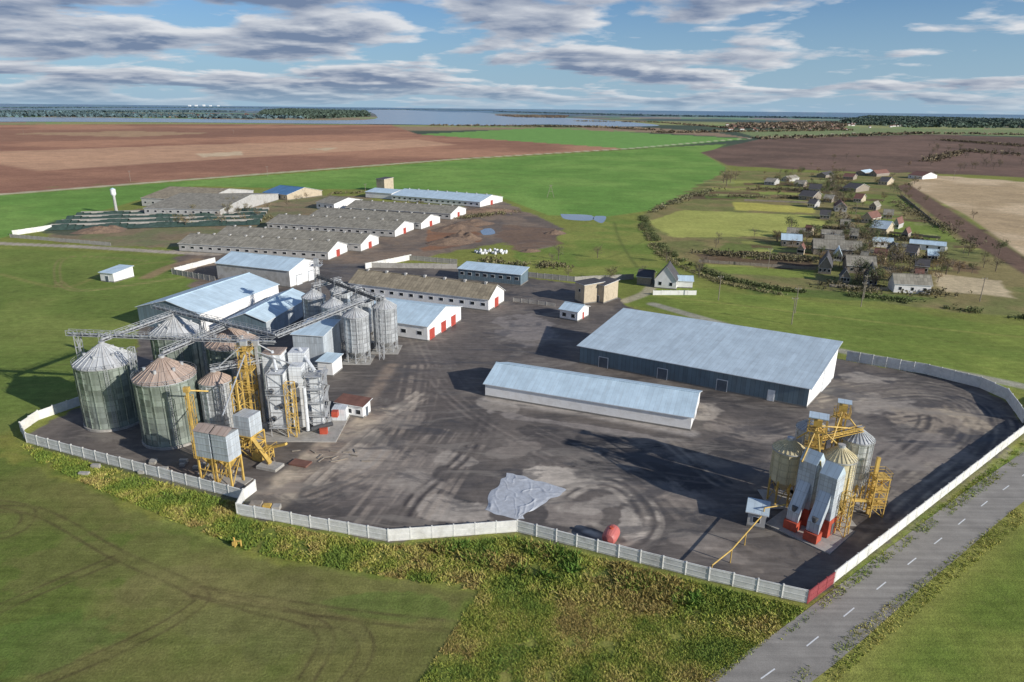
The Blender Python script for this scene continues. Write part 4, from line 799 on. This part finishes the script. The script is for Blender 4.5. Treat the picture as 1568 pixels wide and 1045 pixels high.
mass('hedgerow',[[(985,332),(990,350),(1020,385),(1060,408),(1120,430),(1200,445),(1330,455),(1568,488),(1700,505)]],3800,.9,1.3,(.13,.15,.06),.38)
mass('hedgerow',[[(982,345),(1010,390),(1050,412),(1110,436),(1200,452)]],1200,.6,1.2,(.22,.2,.1),.35)
mass('hedgerow',[[(1000,326),(1060,300),(1110,290)]],500,2,2,(.17,.16,.09),.7)
mass('shrubs',[[(1075,388),(1250,400)],[(1270,440),(1440,450)],[(1370,310),(1500,380)],[(1060,300),(1240,305)],[(1130,290),(1250,292)],[(1320,395),(1440,400)],[(1275,270),(1300,340)],[(1250,350),(1420,372)]],420,1.5,3.5,(.16,.14,.08),.6)
mass('shrubs',[[(560,318),(760,300)],[(250,345),(420,335)],[(420,300),(560,296)],[(700,335),(790,325)],[(740,400),(860,410)]],240,1.2,2.5,(.19,.17,.09),.6)
mass('distant_forest',[[(395,178),(405,170),(430,168),(560,171),(568,179),(480,183)]],5200,13,0,(.07,.1,.075),12,poly=True)
mass('distant_forest',[[(0,166),(200,165),(400,166),(760,170)],[(-50,172),(200,172),(330,171)],[(780,172),(1000,178),(1568,186)],[(0,178),(170,178),(390,181)]],2600,8,120,(.09,.14,.15),13)  # bluish leaf colour carries painted distance haze
mass('distant_forest',[[(1270,190),(1330,178),(1568,184),(1568,197),(1400,196)]],4000,11,0,(.07,.1,.075),11,poly=True)
mass('distant_woodland',[[(1130,190),(1300,187),(1290,200),(1100,197)],[(760,177),(870,178),(865,181),(790,180)],[(180,176),(400,178),(400,182),(200,180)]],1100,6,0,(.18,.14,.1),7,poly=True)
mass('distant_woodland',[[(660,193),(900,195),(1000,200)],[(880,186),(1010,188),(1130,198)],[(1000,204),(1300,200)],[(1160,213),(1420,205),(1568,207)]],300,4.5,14,(.17,.14,.09),4.5)
mass('roadside_trees',[[(1420,248),(1480,232),(1568,240)],[(1440,215),(1568,225)]],260,4,6,(.16,.13,.08),2.0)
def specks(name,poly,n,sz):
    P=gp(poly);xs=[p[0] for p in P];ys=[p[1] for p in P]; s=Bd(name,(0,0)); c=0
    while c<n:
        x=random.uniform(min(xs),max(xs));y=random.uniform(min(ys),max(ys))
        if not pip(np.array([x]),np.array([y]),P)[0]: continue
        w_=sz*random.uniform(.6,1.4);d=sz*.8;h=sz*.4; s.box('walls','wall_white',x,x+w_,y,y+d,0,h)
        s.f('roofs','roof_redhouse',[(x-.3,y-.3,h),(x+w_+.3,y-.3,h),(x+w_,y+d/2,h*1.8),(x,y+d/2,h*1.8)]); s.f('roofs','roof_redhouse',[(x-.3,y+d+.3,h),(x+w_+.3,y+d+.3,h),(x+w_,y+d/2,h*1.8),(x,y+d/2,h*1.8)]); c+=1
    s.done()
specks('distant_village',[(1090,192),(1300,188),(1400,192),(1290,202),(1120,203)],60,11); specks('distant_village',[(200,176),(400,177),(400,181),(210,180)],40,18); specks('distant_village',[(1320,186),(1460,186),(1460,191),(1330,190)],30,12)
s=Bd('distant_factory',(0,0))
for u in (290,300,312,322,334):
    p=G(u,163); s.box('blocks','wall_white',p[0]-50,p[0]+50,p[1],p[1]+60,0,random.uniform(40,90))
s.done()
def tufts(name,poly,n,h0,h1,cols,patch=3.0,thr=.42):
    P=gp(poly);xs=[p[0] for p in P];ys=[p[1] for p in P]; x=rng.uniform(min(xs),max(xs),n*5);y=rng.uniform(min(ys),max(ys),n*5); m_=pip(x,y,P)&(fbm(x/patch,y/patch,4)>thr-.15*rng.random(len(x))); x=x[m_][:n];y=y[m_][:n]; n=len(x)
    k=3; X=np.repeat(x,k)+rng.normal(size=n*k)*.12;Y=np.repeat(y,k)+rng.normal(size=n*k)*.12; hh=rng.uniform(h0,h1,n*k)*np.repeat(.6+.8*fbm(x/2,y/2,3),k); t=rng.random(n*k)*6.28; w_=hh*.3
    V=np.stack([np.stack([X-np.cos(t)*w_,Y-np.sin(t)*w_,0*X],1),np.stack([X+np.cos(t)*w_,Y+np.sin(t)*w_,0*X],1),np.stack([X+rng.normal(size=n*k)*hh*.7,Y+rng.normal(size=n*k)*hh*.7,hh],1)],1).reshape(-1,3)
    ci=(fbm(x/4+9,y/4,3)*len(cols)*1.6-.3*len(cols)+rng.normal(size=n)*.5).clip(0,len(cols)-1).astype(int); C_=np.repeat(np.array(cols)[ci]*rng.uniform(.75,1.25,n)[:,None],k*3,axis=0)
    add(name,np_mesh(name,V,np.arange(len(V)).reshape(-1,3),M['leaf'],{'Col':C_}))
KT=1.75
GC=[lin(88,104,44,KT),lin(104,114,48,KT),lin(120,122,56,KT),lin(142,134,74,KT),lin(126,112,66,KT)]
tufts('grass',[(35,682),(374,774),(362,794),(600,838),(790,824),(1085,897),(1236,932),(1180,975),(900,925),(735,905),(560,878),(395,850),(180,762),(60,708)],34000,.12,.42,GC)
tufts('grass',[(735,905),(900,925),(1180,975),(1090,1050),(640,1050)],22000,.08,.25,GC,2.5,.38)
tufts('grass',[(1250,925),(1568,675),(1568,706),(1190,985)],9000,.1,.3,GC[:3],4,.45)
tufts('grass',[(1180,1060),(1560,775),(1568,800),(1260,1060)],6000,.08,.25,GC[1:4],4,.45)
tufts('grass',[(640,836),(790,826),(1085,900),(1060,930),(900,900),(700,860)],3500,.3,.8,[lin(72,96,38,KT),lin(98,108,48,KT),lin(122,110,62,KT)],4,.54)
# ------------------------------------------------------------------ light, sky, camera
el=math.radians(21.5); hx,hy=.85,-.53; l=math.hypot(hx,hy); hx/=l;hy/=l
sd=bpy.data.lights.new('sun','SUN'); sd.energy=5.0; sd.angle=math.radians(.5); sd.color=(1,.95,.88); so=bpy.data.objects.new('sun',sd); scene.collection.objects.link(so)
so.rotation_euler=Vector((-hx*math.cos(el),-hy*math.cos(el),-math.sin(el))).to_track_quat('-Z','Y').to_euler(); so.location=(80,-40,120)
wd=bpy.data.worlds.new('World'); scene.world=wd; wd.use_nodes=True; nt=wd.node_tree; bg=nt.nodes['Background']; STR=.09; bg.inputs[1].default_value=STR
sky=N(nt,'ShaderNodeTexSky'); sky.sky_type='NISHITA'; sky.sun_disc=False; sky.sun_elevation=el; sky.sun_rotation=math.atan2(hx,hy); sky.air_density=1.0; sky.dust_density=.5; sky.ozone_density=3.0
tc=N(nt,'ShaderNodeTexCoord').outputs['Generated']; sp=N(nt,'ShaderNodeSeparateXYZ'); L(nt,tc,sp.inputs[0]); zc=sp.outputs[2]
z=math_(nt,'ADD',math_(nt,'MAXIMUM',zc,0),.12); u=math_(nt,'DIVIDE',sp.outputs[0],z); v=math_(nt,'DIVIDE',sp.outputs[1],z)
cb=N(nt,'ShaderNodeCombineXYZ'); L(nt,u,cb.inputs[0]); L(nt,math_(nt,'MULTIPLY',v,1.05),cb.inputs[1]); cb.inputs[2].default_value=8.4
cb2=N(nt,'ShaderNodeVectorMath',operation='ADD'); L(nt,cb.outputs[0],cb2.inputs[0]); cb2.inputs[1].default_value=(.10,-.16,0)
n1=noise(nt,cb.outputs[0],1.25,11,.54,.15); n1b=noise(nt,cb2.outputs[0],1.25,11,.54,.15); n3=noise(nt,cb.outputs[0],.4,3,.5)
cv0=math_(nt,'ADD',n1,math_(nt,'MULTIPLY',sp.outputs[0],-.13)); cv0=math_(nt,'ADD',cv0,mrange(nt,n3,.3,.7,-.06,.06)); cov=mrange(nt,cv0,.45,.53,0,1)
# lit side versus shaded body of each cloud from the density gradient and thickness
sh=math_(nt,'SUBTRACT',n1,n1b); sh=math_(nt,'ADD',math_(nt,'MULTIPLY',sh,4.5),mrange(nt,cv0,.45,.62,.9,.14)); shc=N(nt,'ShaderNodeClamp'); L(nt,sh,shc.inputs[0])
k=1/STR
dk=tuple(c*k for c in lin(116,132,160)); lt=tuple(c*k for c in lin(224,226,230))
cc=mix(nt,shc.outputs[0],dk,lt)
cv=math_(nt,'MULTIPLY',cov,mrange(nt,zc,0.0,.03,.3,.94)); cv=math_(nt,'MULTIPLY',cv,mrange(nt,zc,.2,.5,1,.3))  # cloud cover thinned in the unseen overhead sky to reduce fill light
sk=mix(nt,1.0,sky.outputs[0],(.6,.84,1.15),'MULTIPLY')
hzc=tuple(c*k for c in lin(160,190,214)); sk=mix(nt,mrange(nt,zc,0,.16,.85,0),sk,hzc)
L(nt,mix(nt,cv,sk,cc),bg.inputs[0])
cd=bpy.data.cameras.new('camera'); co=bpy.data.objects.new('camera',cd); scene.collection.objects.link(co); cd.sensor_width=36; cd.lens=36*FP/1568; cd.clip_end=200000; cd.clip_start=1
Mx=Matrix((( Rt.x,Up.x,-Fw.x,0),(Rt.y,Up.y,-Fw.y,0),(Rt.z,Up.z,-Fw.z,H),(0,0,0,1))); co.matrix_world=Mx
scene.camera=co
scene.view_settings.view_transform='Standard'; scene.view_settings.look='None'; scene.view_settings.exposure=0
